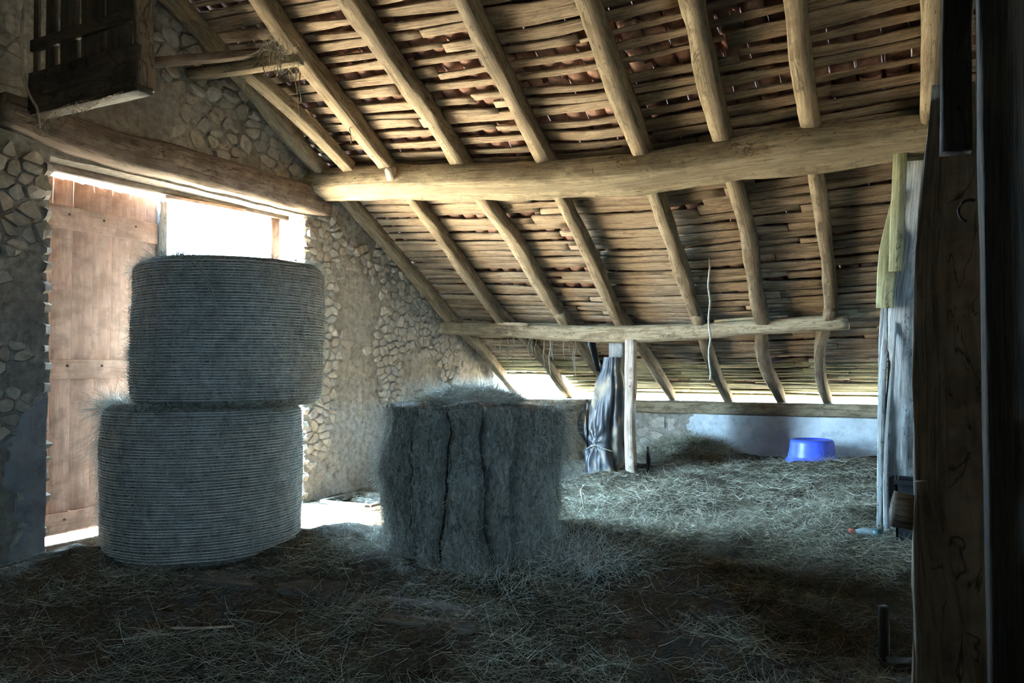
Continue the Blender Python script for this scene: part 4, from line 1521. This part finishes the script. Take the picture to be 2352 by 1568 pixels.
# ------------------------------------------------------------------ timbers and hoard in the upper left, under the ridge
bx = empty('slatted_box', (-5.5, 3.7, 3.48))
tag(bx, 'dark wooden slatted box hung high against the gable wall', 'box')
timber('bottom_board', [(-6.12, 3.68, 3.50), (-4.88, 3.68, 3.49)], .13, .05, M['black_wood'], bx, ch=.008, jit=.03, seed=55)
timber('front_board', [(-6.14, 3.63, 3.66), (-4.88, 3.63, 3.65)], .04, .30, M['black_wood'], bx, ch=.006, jit=.03, seed=56)
timber('front_rail', [(-6.14, 3.64, 4.02), (-4.95, 3.64, 4.02)], .04, .09, M['black_wood'], bx, ch=.006, jit=.03, seed=57)
for xa, xb in ((-6.14, -6.08), (-5.98, -5.86), (-5.80, -5.60), (-5.55, -5.28), (-5.26, -5.0)):
    timber('slat', [((xa + xb) / 2, 3.66, 3.5), ((xa + xb) / 2 - .02, 3.66, 5.2)], xb - xa, .025, M['black_wood'], bx, ch=.005, jit=.03, up=(0, 1, 0), seed=int(-xa * 100) % 50, seg=.2)
timber('end_board', [(-4.90, 3.70, 3.5), (-5.0, 3.70, 5.0)], .035, .14, M['dark_wood'], bx, ch=.005, jit=.03, up=(0, 1, 0), seed=58)
P = [(-5.95 - .26 * math.sin(math.pi * min(1, i / 22)), 3.58 - .02 * math.sin(i * .4), 4.55 - i * .048) for i in range(26)]
tag(tube('dusty_cord', P, .012, M['web_strand'], None, 6), 'dusty cord looping down beside the dark slatted box', 'cord')
bd = timber('tie_board', [(-6.25, 4.45, 4.16), (-5.55, 5.46, 4.50)], .10, .07, M['lintel'], None, ch=.008, jit=.03, seed=65)
tag(bd, 'upper dark tie board running from the gable wall to the rafters', 'board')
bd = timber('tie_board', [(-6.25, 5.2, 4.33), (-5.75, 5.38, 4.37), (-5.13, 5.50, 4.385)], .10, .11, M['purlin'], None, ch=.01, jit=.04, seed=66)
tag(bd, 'lower pale tie board crossing the top of the bright brace', 'board')
br = timber('brace', [(-5.80, 5.46, 4.40), (-5.72, 6.2, 4.07), (-5.68, 6.86, 3.74)], [.15, .16, .15], [.12, .12], M['purlin'], None, ch=.015, jit=.05, seed=67)
tag(br, 'pale brace beside the gable wall, standing on the bowed beam', 'brace')


def webs(name, label, items, seed):
    """thin drooping dusty strands, each a list (x, y, z, length)"""
    rng = random.Random(seed)
    parts = []
    for x, y, z, L in items:
        n = 9
        P = [(x + rng.uniform(-.006, .006) + .012 * math.sin(i), y + rng.uniform(-.006, .006), z - L * i / (n - 1)) for i in range(n)]
        r = [.004 + .003 * rng.random() for _ in range(n)]
        parts.append(tube_mesh(P, r, 4))
    V, F = join_vf(parts)
    return tag(link(name, mesh(name, V, F, True), M['web_strand']), label, 'cobweb', kind='stuff')


rng = random.Random(15)
webs('cobweb', 'dusty cobweb strands hanging from the boards by the bright brace',
     [(-5.36, 5.72, 4.46, .55), (-5.35, 5.73, 4.46, .38), (-5.37, 5.70, 4.45, .30), (-5.85, 5.5, 4.38, .35), (-5.86, 5.5, 4.38, .25), (-5.2, 6.3, 4.1, .3)] +
     [(-5.35 + rng.uniform(-.12, .12), 5.45 + rng.uniform(-.12, .12), 4.55 + rng.uniform(-.04, .03), rng.uniform(.1, .3)) for _ in range(26)], 1)
webs('cobweb', 'fine cobweb threads hanging under the lower beam by the gable',
     [(rng.uniform(-5.9, -4.2), 9.75 + rng.uniform(-.1, .4), 1.95, rng.uniform(.15, .65)) for _ in range(26)], 2)

n = 900
ps = np.array([-5.32, 5.48, 4.50]) + RNG.normal(size=(n, 3)) * np.array([.09, .10, .035])
V, Fq, rnd = strands(ps, RNG.normal(0, .5, (n, 3)) + np.array([0, 0, -.8]), RNG.uniform(.04, .20, n), .006, 91, curl=.7, segs=4)
tag(link('cobweb_clump', mesh('cobweb_clump', V, Fq, False, {'rnd': rnd}), M['web_strand']), 'matted clump of cobweb and dust hanging off the rafters', 'cobweb', kind='stuff')

# dusty web sheet under the slatted box
wv = []
nu, nv = 22, 10
for j in range(nv):
    v = j / (nv - 1)
    for i in range(nu):
        uu = i / (nu - 1)
        droop = v * (.07 + .14 * abs(math.sin(uu * 7.5)) * (1 - .7 * uu)) * (1.25 - uu)
        wv.append((-6.10 + 1.1 * uu, 3.62 + .03 * math.sin(uu * 9 + v * 5), 3.48 - droop))
idx = np.arange(nu * nv).reshape(nv, nu)
Fq = np.stack([idx[:-1, :-1], idx[:-1, 1:], idx[1:, 1:], idx[1:, :-1]], -1).reshape(-1, 4)
tag(link('cobweb_sheet', mesh('cobweb_sheet', np.array(wv), Fq, True), M['web']), 'dusty cobweb sheet sagging under the dark slatted box', 'cobweb')
